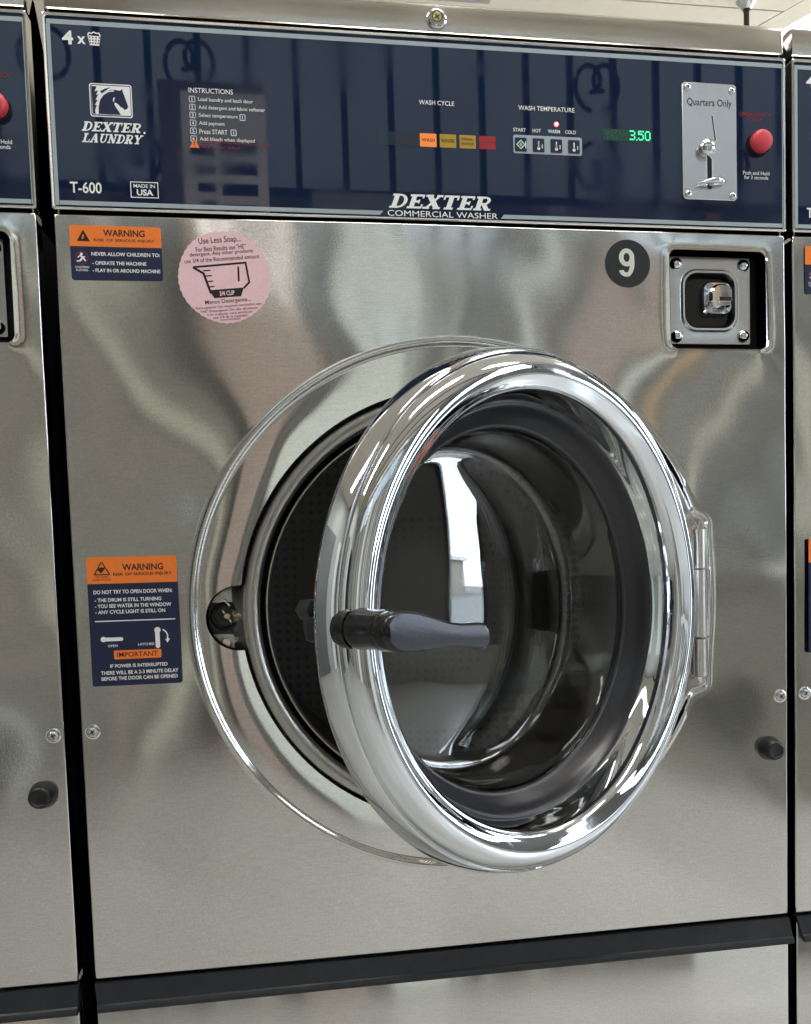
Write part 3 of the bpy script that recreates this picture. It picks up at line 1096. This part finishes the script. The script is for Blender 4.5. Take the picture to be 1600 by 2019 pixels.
    yo = -max(height(cx + .044 * math.cos(a / 6), cz + .044 * math.sin(a / 6)) for a in range(38)) - .0003
    yo = min(yo, -height(cx, cz) - .0003)
    n_ = 264
    P_ = []
    for k in range(n_):
        a = 2 * PI * k / n_
        q = rr - .0007 * abs(math.sin(a * 22)) - .0003 * math.sin(a * 5)
        P_.append((cx + q * math.cos(a), cz + q * math.sin(a)))
    b.prism(P_, yo, yo + .0008, 'pink')
    pk = b.build('soap_label', R)
    b = MB()
    t = yo - .0001
    ro = math.radians(5.5)
    c = (cx, cz)
    rows = [('Use Less Soap...', .0200, .0310, .0385, 'black'), ('For Best Results use "HE"', .0235, .0255, .0300, 'black'), ('detergent, Any other products', .0300, .0205, .0250, 'black'), ('use 3/4 of the Recommended amount', .0355, .0155, .0195, 'black'),
            ('Menos Detergente...', .0218, -.0255, -.0205, 'black'), ('Para optener los mejores resultados use', .0310, -.0292, -.0262, 'black'), ('"HE" Detergente De alta eficiencia.', .0275, -.0328, -.0298, 'black'), ('Con cualquier otro producto', .0215, -.0360, -.0332, 'black'), ('use 3/4 de la cantidad', .0160, -.0386, -.0363, 'black'), ('recomendada', .0095, -.0410, -.0390, 'black')]
    for s, hw, za, zb, m in rows:
        text(b, s, cx - hw, cx + hw, cz + za, cz + zb, t, m, .003, rot=ro, rc=c)
    b.build('lettering', pk)
    b = MB()
    k_ = [0]

    def sg(x0, z0, x1, z1, wd):
        b.flat(rot2(seg(cx + x0, cz + z0, cx + x1, cz + z1, wd), c, ro), t - k_[0] * 8e-6, 'black')
        k_[0] += 1
    sg(-.0285, .0115, .0225, .0122, .0018)
    sg(-.0285, .0115, -.0195, .0050, .0022)
    sg(-.0195, .0055, -.0150, -.0145, .0022)
    sg(.0140, .0090, .0128, -.0050, .0017)
    sg(.0215, .0122, .0225, -.0070, .0018)
    sg(.0225, -.0066, .0165, -.0118, .0018)
    for k in range(4):
        z = .0075 - k * .0052
        sg(-.0196 + k * .0011, z, -.0125 + k * .0006, z, .0011)
    b.add([(p[0], t - .0001, p[1]) for p in rot2([(cx - .0165, cz - .0112), (cx - .0125, cz - .0190), (cx + .0130, cz - .0190), (cx + .0165, cz - .0112)], c, ro)], [(0, 1, 2, 3)], 'black')
    text(b, '3/4 CUP', cx - .0070, cx + .0072, cz - .0175, cz - .0130, t - .00015, 'pink', .03, rot=ro, rc=c)
    b.build('cup_symbol', pk)
    # number label
    b = MB()
    cx, cz, rr = .1930, -.0345, .0243
    yo = -max(height(cx, cz), height(cx, cz - .02), height(cx + .02, cz)) - .0004
    b.prism(circ(cx, cz, rr, 64), yo, yo + .0007, 'nine')
    nb = b.build('number_label', R)
    b = MB()
    def arc9(ccx, ccz, rx, rz, a0, a1, wd, n, k):
        o_, i_ = [], []
        for j in range(n + 1):
            t = math.radians(a0 + (a1 - a0) * j / n)
            o_.append((ccx + (rx + wd / 2) * math.cos(t), yo - .0001 - k * 2e-5, ccz + (rz + wd * .46) * math.sin(t)))
            i_.append((ccx + (rx - wd / 2) * math.cos(t), yo - .0001 - k * 2e-5, ccz + (rz - wd * .46) * math.sin(t)))
        N2 = 2 * (n + 1)
        b.add(o_ + i_[::-1], [[j, j + 1, N2 - 2 - j, N2 - 1 - j] for j in range(n)], 'ninew')
    nx = cx - .0012
    arc9(nx, cz + .0062, .0058, .0068, 0, 360, .0050, 40, 0)
    arc9(nx, cz + .0010, .0060, .0122, -88, 22, .0050, 24, 1)
    arc9(nx - .0002, cz - .0062, .0057, .0050, 188, 272, .0048, 14, 2)
    b.build('numeral', nb)

    # door lock behind the square opening ---------------------------------
    b = MB()
    b.box(LX0 - .006, LX1 + .006, .0205, .0235, LZ0 - .006, LZ1 + .006, 'void')
    b.build('recess_back', R)
    yl = .0120
    b = MB()
    px0, px1, pz0, pz1 = .2385, .3300, -.1160, -.0245
    hole = rrect(.2560, .3128, -.0992, -.0412, .0140, 6)
    outer = []
    # same vertex count, from rounded rectangle with tiny radius
    outer = rrect(px0, px1, pz0, pz1, .0012, 6)
    lip = rrect(.2538, .3150, -.1014, -.0390, .0155, 6)
    dish = rrect(.2575, .3113, -.0977, -.0427, .0130, 6)
    deep = rrect(.2600, .3088, -.0952, -.0452, .0110, 6)
    b.rings([[(x, yl + .0020, z) for x, z in outer], [(x, yl, z) for x, z in outer], [(x, yl, z) for x, z in rrect(.2505, .3180, -.1048, -.0356, .018, 6)], [(x, yl + .0006, z) for x, z in rrect(.2520, .3165, -.1032, -.0372, .017, 6)], [(x, yl - .0010, z) for x, z in lip], [(x, yl - .0006, z) for x, z in hole]], 'plate')
    lk = b.build('lock_plate', R, smooth=30)
    b = MB()
    b.rings([[(x, yl - .0008, z) for x, z in hole], [(x, yl + .0010, z) for x, z in dish], [(x, yl + .0080, z) for x, z in deep]], 'handle', cap1=True)
    b.build('lock_cup', lk, smooth=30)
    b = MB()
    q0 = rrect(.2762, .3098, -.0850, -.0500, .008, 5)
    q1 = rrect(.2775, .3085, -.0837, -.0513, .008, 5)
    q2 = rrect(.2815, .3065, -.0805, -.0545, .010, 5)
    q3 = rrect(.2835, .3045, -.0785, -.0565, .009, 5)
    b.rings([[(x, yl + .0078, z) for x, z in q0], [(x, yl + .0010, z) for x, z in q0], [(x, yl - .0008, z) for x, z in q1], [(x, yl - .0005, z) for x, z in q2], [(x, yl - .0080, z) for x, z in q2], [(x, yl - .0104, z) for x, z in q3]], 'chrome', cap1=True)
    b.build('lock_body', lk, smooth=40)
    b = MB()
    b.box(.2900, .3035, yl - .0112, yl - .0100, -.0725, -.0690, 'void')
    b.box(.2880, .2900, yl - .0114, yl - .0100, -.0775, -.0680, 'bright', .0004)
    b.box(.2900, .3035, yl - .0116, yl - .0100, -.0775, -.0735, 'chrome', .0008)
    b.build('key_slot', lk)
    for (x, z) in ((.2462, -.0330), (.3222, -.0332), (.2462, -.1085), (.3217, -.1075)):
        b = MB()
        r_ = .0068
        b.lathe([(r_, 0), (r_ * .98, .0010), (r_ * .86, .0034), (r_ * .62, .0052), (r_ * .30, .0062), (.0003, .0064)], 'chrome', (x, yl, z), seg=28, cap1=True)
        b.build('rivet', lk, smooth=60)

    for v in lk.data.vertices: v.co += Vector((.0052, 0, .0036))
    for ch in lk.children:
        for v in ch.data.vertices: v.co += Vector((.0052, 0, .0036))

    # collar and drum ------------------------------------------------------
    b = MB()
    b.lathe([(.2330, -.012), (.2250, -.0075), (.2220, -.0035), (.2190, -.0012), (.2140, -.0006), (.2090, -.0020), (.2060, -.0052), (.2050, -.0100), (.2055, -.020)], 'collar', (RC[0], 0, RC[1]), seg=160)
    co = b.build('drum_collar', R, smooth=True)
    b = MB()
    b.lathe([(.2065, -.012), (.2060, -.030), (.2010, -.034)], 'void', (RC[0], 0, RC[1]), seg=128)
    b.lathe([(.2010, -.0300), (.2000, -.0180), (.1992, -.0165), (.1978, -.0165), (.1970, -.0180), (.1968, -.030)], 'collar', (RC[0], 0, RC[1]), seg=160)
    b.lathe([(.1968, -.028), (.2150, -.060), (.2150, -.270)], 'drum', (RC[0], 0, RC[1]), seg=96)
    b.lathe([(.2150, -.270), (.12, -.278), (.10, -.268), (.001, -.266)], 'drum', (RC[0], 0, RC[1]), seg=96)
    b.build('drum', R, smooth=40)
    # door switch in the notch
    b = MB()
    b.box(-.262, -.222, .0145, .0165, -.432, -.345, 'drum')
    b.box(-.2470, -.2225, .0105, .0118, -.3725, -.3560, 'collar', .0005)
    b.lathe([(.0150, 0), (.0146, .004), (.0125, .0055), (.0100, .0030), (.0080, .0030)], 'dark', (-.2300, .0145, -.3865), seg=28, cap1=True)
    b.lathe([(.0036, .002), (.0036, .008), (.0026, .0095)], 'brass', (-.2278, .0135, -.3862), seg=16, cap1=True)
    b.tube([(-.2322, .0085, -.3800), (-.2240, .0085, -.3925)], .0010, 'zinc')
    b.tube([(-.2300, .0070, -.3700), (-.2245, .0070, -.3760)], .0009, 'zinc')
    b.lathe([(.0058, 0), (.0058, .003), (.0046, .0042)], 'zinc', (-.2298, .0120, -.4135), seg=6, cap1=True)
    b.box(-.2480, -.2220, .0118, .0130, -.4260, -.4045, 'collar')
    b.build('door_switch', R, smooth=40)

    # hinge ----------------------------------------------------------------
    b = MB()
    hz = height(.27, -.39)
    b.prism(rrect(.2500, .2700, -.4740, -.3045, .004, 4), .0033, .0036, 'void')
    hg = b.build('hinge', R)
    for (za, zb) in ((-.4690, -.4276), (-.4266, -.3538), (-.3528, -.3108)):
        b = MB()
        b.lathe([(.0062, 0), (.0070, .0006), (.0070, zb - za - .0006), (.0062, zb - za)], 'plain', (HX + .0010, -.0060, za), ax=(0, 0, 1), seg=28, cap0=True, cap1=True)
        b.build('knuckle', hg, smooth=40)

    # screws and bumper ----------------------------------------------------
    for x, z in ((-.3590, -.4940), (.3600, -.4955)):
        screw('hex_screw', R, x, z, -height(x, z) + .0002)
    bumper(R, .3475, -.5530, -height(.3475, -.553))

    # door (built closed, then swung about the hinge) ------------------------
    hinge = (HX, -.008, RC[1] + .002)
    cdx = HX - .2558
    c = (cdx, -.008, RC[1] + .002)

    def cat(pts, sub=4):
        out = []
        n = len(pts)
        for i in range(n - 1):
            p0, p1, p2, p3 = pts[max(i - 1, 0)], pts[i], pts[i + 1], pts[min(i + 2, n - 1)]
            for k in range(sub):
                t = k / sub
                out.append(tuple(.5 * ((2 * p1[j]) + (-p0[j] + p2[j]) * t + (2 * p0[j] - 5 * p1[j] + 4 * p2[j] - p3[j]) * t * t + (-p0[j] + 3 * p1[j] - 3 * p2[j] + p3[j]) * t ** 3) for j in (0, 1)))
        out.append(pts[-1])
        return out
    b = MB()
    side = [(.1780, -.0135), (.2262, -.0135), (.2280, -.0130), (.2286, -.0112), (.2286, -.0085), (.2243, .0078), (.2237, .0088), (.2226, .0093), (.2216, .0090)]
    front = cat([(.2216, .0090), (.2215, .0108), (.2195, .0162), (.2150, .0208), (.2090, .0232), (.2030, .0231), (.1978, .0212), (.1945, .0196), (.1915, .0180), (.1888, .0150), (.1865, .0090), (.1843, .0005), (.1825, -.0088), (.1812, -.0130)], 4)
    b.lathe(side + front[1:], 'chrome', c, seg=256, closed=False)
    dr = b.build('door', R, smooth=38, origin=hinge)
    b = MB()
    b.lathe(cat([(.1840, -.0145), (.1818, -.0110), (.1800, -.0108), (.1775, -.0140), (.1740, -.0200), (.1700, -.0250), (.1672, -.0282), (.1655, -.0300), (.1638, -.0306), (.1626, -.0322), (.1628, -.0345)], 3), 'gasket', c, seg=160)
    b.lathe([(.1628, -.0345), (.1680, -.0350), (.1690, -.0430), (.1740, -.0430), (.1800, -.0300), (.1830, -.0145)], 'gasket', c, seg=160)
    ob = b.build('gasket', dr, smooth=True); ob.location = -Vector(hinge)
    # glass bowl, real wall thickness
    inn = cat([(.1630, -.0345), (.1612, -.0400), (.1594, -.0500), (.1580, -.0640), (.1566, -.0800), (.1552, -.0930), (.1520, -.0985), (.1460, -.1006), (.1300, -.1008), (.1000, -.0996), (.0700, -.0984), (.0350, -.0976), (.0010, -.0974)], 4)
    out = cat([(.0010, -.1034), (.0350, -.1036), (.0700, -.1044), (.1000, -.1056), (.1300, -.1068), (.1480, -.1066), (.1570, -.1030), (.1608, -.0950), (.1624, -.0800), (.1638, -.0640), (.1652, -.0500), (.1668, -.0400), (.1672, -.0345)], 4)
    b = MB()
    b.lathe(inn + out, 'glass', c, seg=192, closed=False)
    # close rim and poles
    n_ = 192
    K = len(inn) + len(out)
    b.f.append(tuple([(len(inn) - 1) * n_ + i for i in range(n_)]))
    b.m.append(0)
    b.f.append(tuple([len(inn) * n_ + i for i in range(n_)][::-1]))
    b.m.append(0)
    # rim join (last ring to first ring); drop the strip between the poles
    st = (len(inn) - 1) * n_
    drop = set(range(st, st + n_))
    fs = [f for i, f in enumerate(b.f) if i not in drop]
    b.f = fs
    b.m = [0] * len(fs)
    a0, l0 = 0, (K - 1) * n_
    for i in range(n_):
        j = (i + 1) % n_
        b.f.append((l0 + i, l0 + j, a0 + j, a0 + i))
        b.m.append(0)
    gl = b.build('glass_bowl', dr, smooth=True); gl.location = -Vector(hinge)
    bm = bmesh.new(); bm.from_mesh(gl.data)
    bmesh.ops.recalc_face_normals(bm, faces=bm.faces[:])
    bm.to_mesh(gl.data); bm.free()
    # handle: hub standing out of the ring, lever across
    hxp = c[0] - .2120
    hzp = c[2] + .0012
    y0 = c[1]
    b = MB()
    b.lathe([(.0155, .006), (.0158, .015), (.0150, .019)], 'handle', (hxp, y0, hzp), seg=32)
    b.lathe([(.0128, .014), (.0142, .020), (.0147, .024), (.0140, .030), (.0140, .044), (.0146, .050), (.0142, .056), (.0130, .058)], 'handle', (hxp, y0, hzp), seg=40, cap1=True)
    rs = []
    def lever(t):
        """t from 0 (round end over the hub) to 1 (tip): x, z centre, half height"""
        x = hxp - .0150 + .1010 * t
        half = .0146 - .0056 * sstep((t - .18) / .50) + .0012 * sstep((t - .70) / .25)
        if t < .16: half *= math.sqrt(max(.0, 1 - ((.16 - t) / .16) ** 2)) * .75 + .25
        if t > .95: half *= math.sqrt(max(.0, 1 - ((t - .95) / .05) ** 2)) * .5 + .5
        return x, hzp - .0105 * sstep(t * .9), half
    for k in range(33):
        t = k / 32
        x, zc, half = lever(t)
        th = .0088 - .0012 * t
        if t > .97 or t < .03: th *= .85
        yc = y0 - .0600 + .004 * t
        L = []
        for i in range(28):
            a = 2 * PI * i / 28
            ca, sa = math.cos(a), math.sin(a)
            e_ = .55
            L.append((x, yc + th * math.copysign(abs(ca) ** e_, ca), zc + half * math.copysign(abs(sa) ** e_, sa)))
        rs.append(L)
    b.rings(rs, 'handle', cap0=True, cap1=True)
    hd = b.build('handle', dr, smooth=50); hd.location = -Vector(hinge)
    # grey face of the lever
    b = MB()
    rs1, rs2 = [], []
    for k in range(30):
        t = .025 + .95 * k / 29
        x, zc, half = lever(t)
        half -= .0022
        e0 = min(k, 29 - k)
        half *= [.72, .88, .96][min(e0, 2)] if e0 < 3 else 1
        yc = y0 - .0600 + .004 * t - (.0088 - .0012 * t)
        rs1.append([(x, yc + .0030, zc - half), (x, yc - .0006, zc - half), (x, yc - .0012, zc - half * .6), (x, yc - .0014, zc), (x, yc - .0012, zc + half * .6), (x, yc - .0006, zc + half), (x, yc + .0030, zc + half)])
    b.rings(rs1, 'grip', cap0=True, cap1=True)
    ob = b.build('grip_face', dr, smooth=50); ob.location = -Vector(hinge)
    # latch claw behind the ring
    b = MB()
    b.lathe([(.0165, -.013), (.0160, -.022), (.0110, -.024), (.0090, -.036), (.0120, -.038), (.0115, -.046), (.0060, -.050)], 'dark', (c[0] - .2040, y0, hzp), seg=24, cap1=True)
    b.lathe([(.0060, .030), (.0085, .031), (.0090, .038), (.0085, .046), (.005, .048)], 'dark', (c[0] - .2110, y0 + .080, hzp + .012), seg=6, cap0=True, cap1=True)
    b.box(c[0] - .2180, c[0] - .2080, y0 + .028, y0 + .042, hzp - .012, hzp + .008, 'dark', .004)
    ob = b.build('latch_claw', dr, smooth=40); ob.location = -Vector(hinge)
    b = MB()
    b.box(c[0] + .190, c[0] + .2558, y0 + .004, y0 + .0080, c[2] - .045, c[2] + .034, 'plain', .001)
    ob = b.build('hinge_arm', dr); ob.location = -Vector(hinge)
    dr.rotation_euler = (0, 0, HTH)

    # move everything from the helper empty to the machine's root
    for ch in list(r.children):
        ch.parent = root
        ch.location.z -= FLOOR
    bpy.data.objects.remove(r)
    return root, dr


root, door = build_washer()
tag(root, 'stainless steel washing machine number 9 with its round chrome door standing open', 'washing machine', 'washing machines standing in a row')
SK = ('soap_label', 'number_label')
for dx, lab in ((-.7552, 'stainless steel washing machine cut off by the left edge of the photo'),
                (.7487, 'stainless steel washing machine cut off by the right edge of the photo')):
    c = copy_tree(root, None, SK)
    c.location.x = dx
    c['label'] = lab
    for ch in c.children:
        if ch.name.startswith('door') and not ch.name.startswith('door_'):
            ch.rotation_euler = (0, 0, 0)


# ------------------------------------------------------------------ the room
def rmat(name, col, rough, noise=.1, ns=6., bump=0.):
    M[name] = mat(name, col, rough, noise=noise, nscale=ns, bump=bump)


rmat('ceiling_paint', (.86, .76, .63), .6, .05, 20)
rmat('wall_paint', (.46, .46, .43), .6, .12, 2)
rmat('front_wall_paint', (.42, .42, .385), .6, .12, 2)
rmat('pier_paint', (.15, .15, .145), .5, .1, 6)
rmat('dim_grey', (.20, .20, .185), .5, .1, 6)
rmat('paper', (.80, .78, .74), .6, .05, 6)
rmat('orange_paint', (.56, .40, .25), .5, .1, 9)
rmat('dimming_wall_paint', (.08, .085, .082), .8, .3, 2)
rmat('floor_paint', (.49, .485, .465), .35, .2, 3)
rmat('pillar_paint', (.74, .78, .72), .5, .06, 6)
rmat('board_pink', (.42, .34, .30), .5, .2, 9)
rmat('yellow_paint', (.62, .61, .52), .5, .1, 9)
rmat('frame_dark', (.02, .021, .024), .4, .2, 30)
rmat('window_white', (.75, .75, .72), .5, .05, 9)
rmat('asphalt', (.16, .16, .16), .8, .3, 4)
rmat('brick_wall', (.30, .26, .22), .8, .3, 8)
rmat('seam', (.16, .12, .09), .8, .1, 8)
rmat('duct', (.40, .40, .38), .5, .1, 8)
M['glowing_notice'] = mat('glowing_notice', (.8, .76, .7), .4, emit=(1, .93, .88), es=1.3)  # paper notice made to glow so its reflection shows; not a lamp
M['window_glow'] = mat('window_glow', (1, 1, 1), .4, emit=(1, .97, .92), es=6)  # glowing surface that stands in for bright window light


def structure(name, b):
    o = b.build(name)
    o['kind'] = 'structure'
    return o


b = MB(); b.box(X0, X1, Y0, Y1, FLOOR - .05, FLOOR, 'floor_paint'); structure('floor', b)
b = MB(); b.box(X0, X1, Y0, Y1, CEIL + .02, CEIL + .06, 'seam'); ceil = structure('ceiling', b)
b = MB(); b.box(X0 - .1, X0, Y0, Y1, FLOOR, CEIL + .02, 'wall_paint'); structure('wall_left', b)
b = MB(); b.box(X0, X1, Y1, Y1 + .1, FLOOR, CEIL + .02, 'wall_paint'); structure('wall_back', b)
b = MB()
# wall behind the camera, with a band of barred windows high up
wz0, wz1 = 1.02, 1.66
wx0, wx1 = -1.25, 2.25
b.box(X0, X1, Y0 - .1, Y0, FLOOR, wz0, 'front_wall_paint')
b.box(X0, X1, Y0 - .1, Y0, wz1, CEIL + .02, 'front_wall_paint')
b.box(X0, wx0, Y0 - .1, Y0, wz0, wz1, 'front_wall_paint')
b.box(wx1, X1, Y0 - .1, Y0, wz0, wz1, 'front_wall_paint')
structure('wall_front', b)
portal('window_daylight', ((wx0 + wx1) / 2, Y0 - .06, (wz0 + wz1) / 2), (-PI / 2, 0, 0), wx1 - wx0, wz1 - wz0)
b = MB()
# end wall: shop window between a low sill and a header
gz0, gz1 = -.85, 1.35
WIN = [(-2.2, -1.75), (-1.0, -.64), (.15, .75), (1.5, 3.25)]  # last opening added to light the ceiling behind the machines
b.box(X1, X1 + .1, Y0, Y1, FLOOR, gz0, 'wall_paint')
b.box(X1, X1 + .1, Y0, Y1, gz1, CEIL + .02, 'wall_paint')
ys = [Y0] + [v for p in WIN for v in p] + [Y1]
for k in range(0, len(ys), 2):
    b.box(X1, X1 + .1, ys[k], ys[k + 1], gz0, gz1, 'pier_paint')
structure('wall_right', b)
b = MB()
for ya, yb in WIN:
    for y in (ya + .02, yb - .02):
        b.box(X1 + .01, X1 + .07, y - .02, y + .02, gz0, gz1, 'frame_dark')
    for z in (gz0 + .03, .55, gz1 - .03):
        b.box(X1 + .012, X1 + .068, ya + .04, yb - .04, z - .02, z + .02, 'frame_dark')
o = b.build('shop_window'); tag(o, 'dark framed shop window reflected in the chrome door ring', 'window')
b = MB()
x = wx0 + .06
while x < wx1:
    b.box(x - .012, x + .012, Y0 - .03, Y0 - .006, wz0, wz1, 'frame_dark')
    x += .175
for (xc, zc, sg_) in ((1.02, 1.50, 1), (1.02, 1.17, -1), (1.56, 1.22, 1), (-1.02, 1.48, -1), (-.72, 1.16, 1), (-.52, 1.50, 1)):
    for m_ in (-1, 1):
        pts_ = []
        for k in range(30):
            t = k / 29
            a = -PI / 2 + t * 2.9 * PI / 1.4
            rr_ = .095 * (1 - .74 * t)
            pts_.append((xc + m_ * (.012 + rr_ * math.cos(a) * .8 + .01), Y0 - .018 + .004 * m_, zc + sg_ * (rr_ * math.sin(a) * 1.1)))
        b.tube(pts_, .0095, 'frame_dark', 6)
for z in (wz0 + .02, wz1 - .02):
    b.box(wx0, wx1, Y0 - .03, Y0 - .004, z - .015, z + .015, 'frame_dark')
o = b.build('window_bars'); tag(o, 'iron window bars with ring ornaments reflected in the navy control panel', 'window bars')
b = MB(); b.box(-.10, .25, Y0, Y0 + .12, FLOOR, 1.0, 'pillar_paint', .01)
b.box(-.10, .25, Y0, Y0 + .12, 1.68, CEIL, 'pillar_paint', .005)
o = b.build('pillar'); tag(o, 'pale painted pillar reflected in the steel front', 'pillar')
b = MB(); b.box(-.60, -.25, Y0, Y0 + .25, FLOOR, 1.30, 'board_pink', .01)
b.box(-.525, -.245, Y0 + .252, Y0 + .2525, .84, 1.26, 'glowing_notice')  # notice given a glow of its own for the panel reflection
for k in range(4):
    b.box(-.50 + .01 * k, -.42, Y0 + .253, Y0 + .254, 1.05 - .06 * k, 1.08 - .06 * k, 'navyp')
    b.box(-.40, -.28, Y0 + .253, Y0 + .254, 1.06 - .07 * k, 1.10 - .07 * k, 'navyp')
o = b.build('vending_box'); tag(o, 'brownish cabinet reflected as a broad dim band in the steel front', 'cabinet')
b = MB(); b.box(-.93, -.84, Y0, Y0 + .05, FLOOR, 1.0, 'yellow_paint', .005)  # coloured strips added to give the steel front bands to reflect
b.box(-1.6, -1.45, Y0, Y0 + .05, FLOOR, 1.0, 'pillar_paint', .005)
b.box(1.43, 1.50, Y0, Y0 + .05, FLOOR, 1.0, 'orange_paint', .005)
for x0_, x1_, m_ in ((-1.32, -1.17, 'dim_grey'), (-.74, -.62, 'dim_grey'), (-.22, -.13, 'dim_grey'), (.58, .74, 'dim_grey'), (.80, .86, 'pillar_paint'), (.98, 1.18, 'board_pink'), (1.24, 1.30, 'pillar_paint'), (1.36, 1.41, 'dim_grey'), (1.52, 1.66, 'dim_grey'), (1.70, 1.76, 'yellow_paint'), (1.84, 2.10, 'dim_grey'), (2.22, 2.34, 'pillar_paint'), (2.46, 2.62, 'board_pink'), (2.70, 2.78, 'pillar_paint'), (2.90, 3.15, 'dim_grey'), (3.22, 3.30, 'yellow_paint'), (-1.74, -1.64, 'dim_grey'), (-1.95, -1.82, 'pillar_paint'), (-2.15, -2.02, 'dim_grey'), (-2.35, -2.27, 'board_pink'), (-2.55, -2.42, 'dim_grey')):
    b.box(x0_, x1_, Y0, Y0 + .06, FLOOR, 1.0, m_, .004)
rs_ = random.Random(5)
for lo, hi in ((-2.58, -1.0), (.30, .56), (.88, .97), (1.78, 3.55)):  # thin strips added for finer streaks in the reflections
    x = lo
    while x < hi:
        w_ = rs_.uniform(.012, .035)
        b.box(x, x + w_, Y0 + .06, Y0 + .09, FLOOR, rs_.uniform(.6, 1.0), rs_.choice(['pillar_paint', 'frame_dark', 'dim_grey', 'pillar_paint', 'board_pink']), .002)
        x += w_ + rs_.uniform(.05, .14)
o = b.build('door_frames'); tag(o, 'pale door frames reflected in the steel front', 'door frame')
b = MB()  # table-like block added for the chrome door to reflect
b.box(1.25, 3.05, -2.0, -1.45, -.42, -.38, 'wall_paint', .006)
b.box(1.35, 2.95, -1.92, -1.53, FLOOR, -.42, 'wall_paint')
o = b.build('reflection_island'); tag(o, 'pale block added for chrome reflections, out of frame behind the viewer', 'reflection block')
for ya, yb, m_ in ((-2.3, -1.45, 'frame_dark'), (-1.25, -1.05, 'pillar_paint'), (-.7, .5, 'pier_paint')):  # blocks added to put dark and pale shapes into the chrome
    b = MB(); b.box(X0, X0 + .25, ya, yb, FLOOR, .85, m_, .01)
    o = b.build('reflection_block'); tag(o, {-2.3: 'black block added for chrome reflections in the left corner behind the viewer', -1.25: 'narrow pale block added for chrome reflections on the left wall', -.7: 'wide grey block added for chrome reflections on the left wall'}[ya], 'cabinet')
for y in (-2.25, -1.75, -1.15):  # dark beams added to put dark lines into the chrome reflections
    b = MB(); b.box(X0, X1, y - .035, y + .035, CEIL - .03, CEIL - .001, 'frame_dark')
    b.build('reflection_beam', ceil)
# outside
b = MB(); b.box(-6, 6, Y0 - 1.6, Y0 - 1.5, FLOOR - .1, 3.4, 'dimming_wall_paint'); structure('dimming_wall', b)
b = MB(); b.box(X1 + .2, 40, -30, 30, FLOOR - .1, FLOOR - .05, 'asphalt'); structure('street', b)
b = MB()
b.box(22, 26, -26, -5.6, FLOOR - .05, .35, 'brick_wall')
b.box(21.9, 22, -9, -7.5, -.9, -.1, 'frame_dark')
b.box(21.9, 22, -14, -12, -.9, -.1, 'window_white')
b.box(21.8, 26.2, -26.2, -5.4, .35, .5, 'window_white')
o = b.build('brick_building'); tag(o, 'brick building across the street seen in the glass reflection', 'building')

# ceiling boards over the machines (line A, diagonal trim B-C)
ca = MB()
panels = [[(X0, .2), (2.9, .2), (1.742, 2.497), (X0, 2.497)],
          [(X0, 2.505), (1.736, 2.505), (1.28, Y1), (X0, Y1)],
          [(X0, -2.6), (3.6, -2.6), (3.6, .192), (X0, .192)]]
strip = [(2.910, .2), (3.03, .2), (1.40, Y1), (1.289, Y1)]
for pl in panels + [strip]:
    b = MB()
    n_ = len(pl)
    b.add([(x, y, CEIL) for x, y in pl] + [(x, y, CEIL + .016) for x, y in pl],
          [list(range(n_))[::-1], [n_ + i for i in range(n_)]] + [[i, (i + 1) % n_, n_ + (i + 1) % n_, n_ + i] for i in range(n_)], 'ceiling_paint')
    o = b.build('ceiling_panel', ceil)
b = MB()
pl = [(3.04, .2), (3.6, .2), (3.6, Y1), (1.41, Y1)]  # panel made to glow in place of window light
b.add([(x, y, CEIL + .004) for x, y in pl] + [(x, y, CEIL + .018) for x, y in pl], [[3, 2, 1, 0], [4, 5, 6, 7], [0, 1, 5, 4], [1, 2, 6, 5], [2, 3, 7, 6], [3, 0, 4, 7]], 'window_glow')
o = b.build('window_glow_panel'); tag(o, 'glowing white panel standing in for window light above the right hand machine', 'glowing panel')
b = MB()
b.tube([(1.566, 2.459, .2), (1.566, 2.459, CEIL)], .0105, 'frame_dark', 14)
pp = b.build('pipe', smooth=50); tag(pp, 'thin dark pipe rising to the ceiling behind the machine', 'pipe')
b = MB()
b.lathe([(.016, -.03), (.020, -.024), (.036, -.008), (.040, 0)], 'bright', (1.566, 2.459, CEIL), ax=(0, 0, 1), seg=24)
b.build('flange', pp, smooth=40)
b = MB()
b.box(-.6, .535, 2.10, 2.30, 1.58, CEIL - .002, 'duct', .004)
o = b.build('ceiling_duct'); tag(o, 'grey duct under the ceiling behind the top of the machine', 'duct')
for (x, y) in ((.3, -.55), (-1.6, -.55), (2.3, -.55)):  # housings for the added, unseen lamps
    b = MB()
    b.box(x - .62, x + .62, y - .10, y + .10, CEIL - .065, CEIL - .001, 'window_white', .006)
    o = b.build('fill_lamp_housing'); tag(o, {.3: 'white housing of an added fill lamp on the ceiling straight above machine 9', -1.6: 'white housing of an added fill lamp on the ceiling left of the machines', 2.3: 'white housing of an added fill lamp on the ceiling near the shop window'}[x], 'ceiling lamp', 'added fill lamps out of frame')
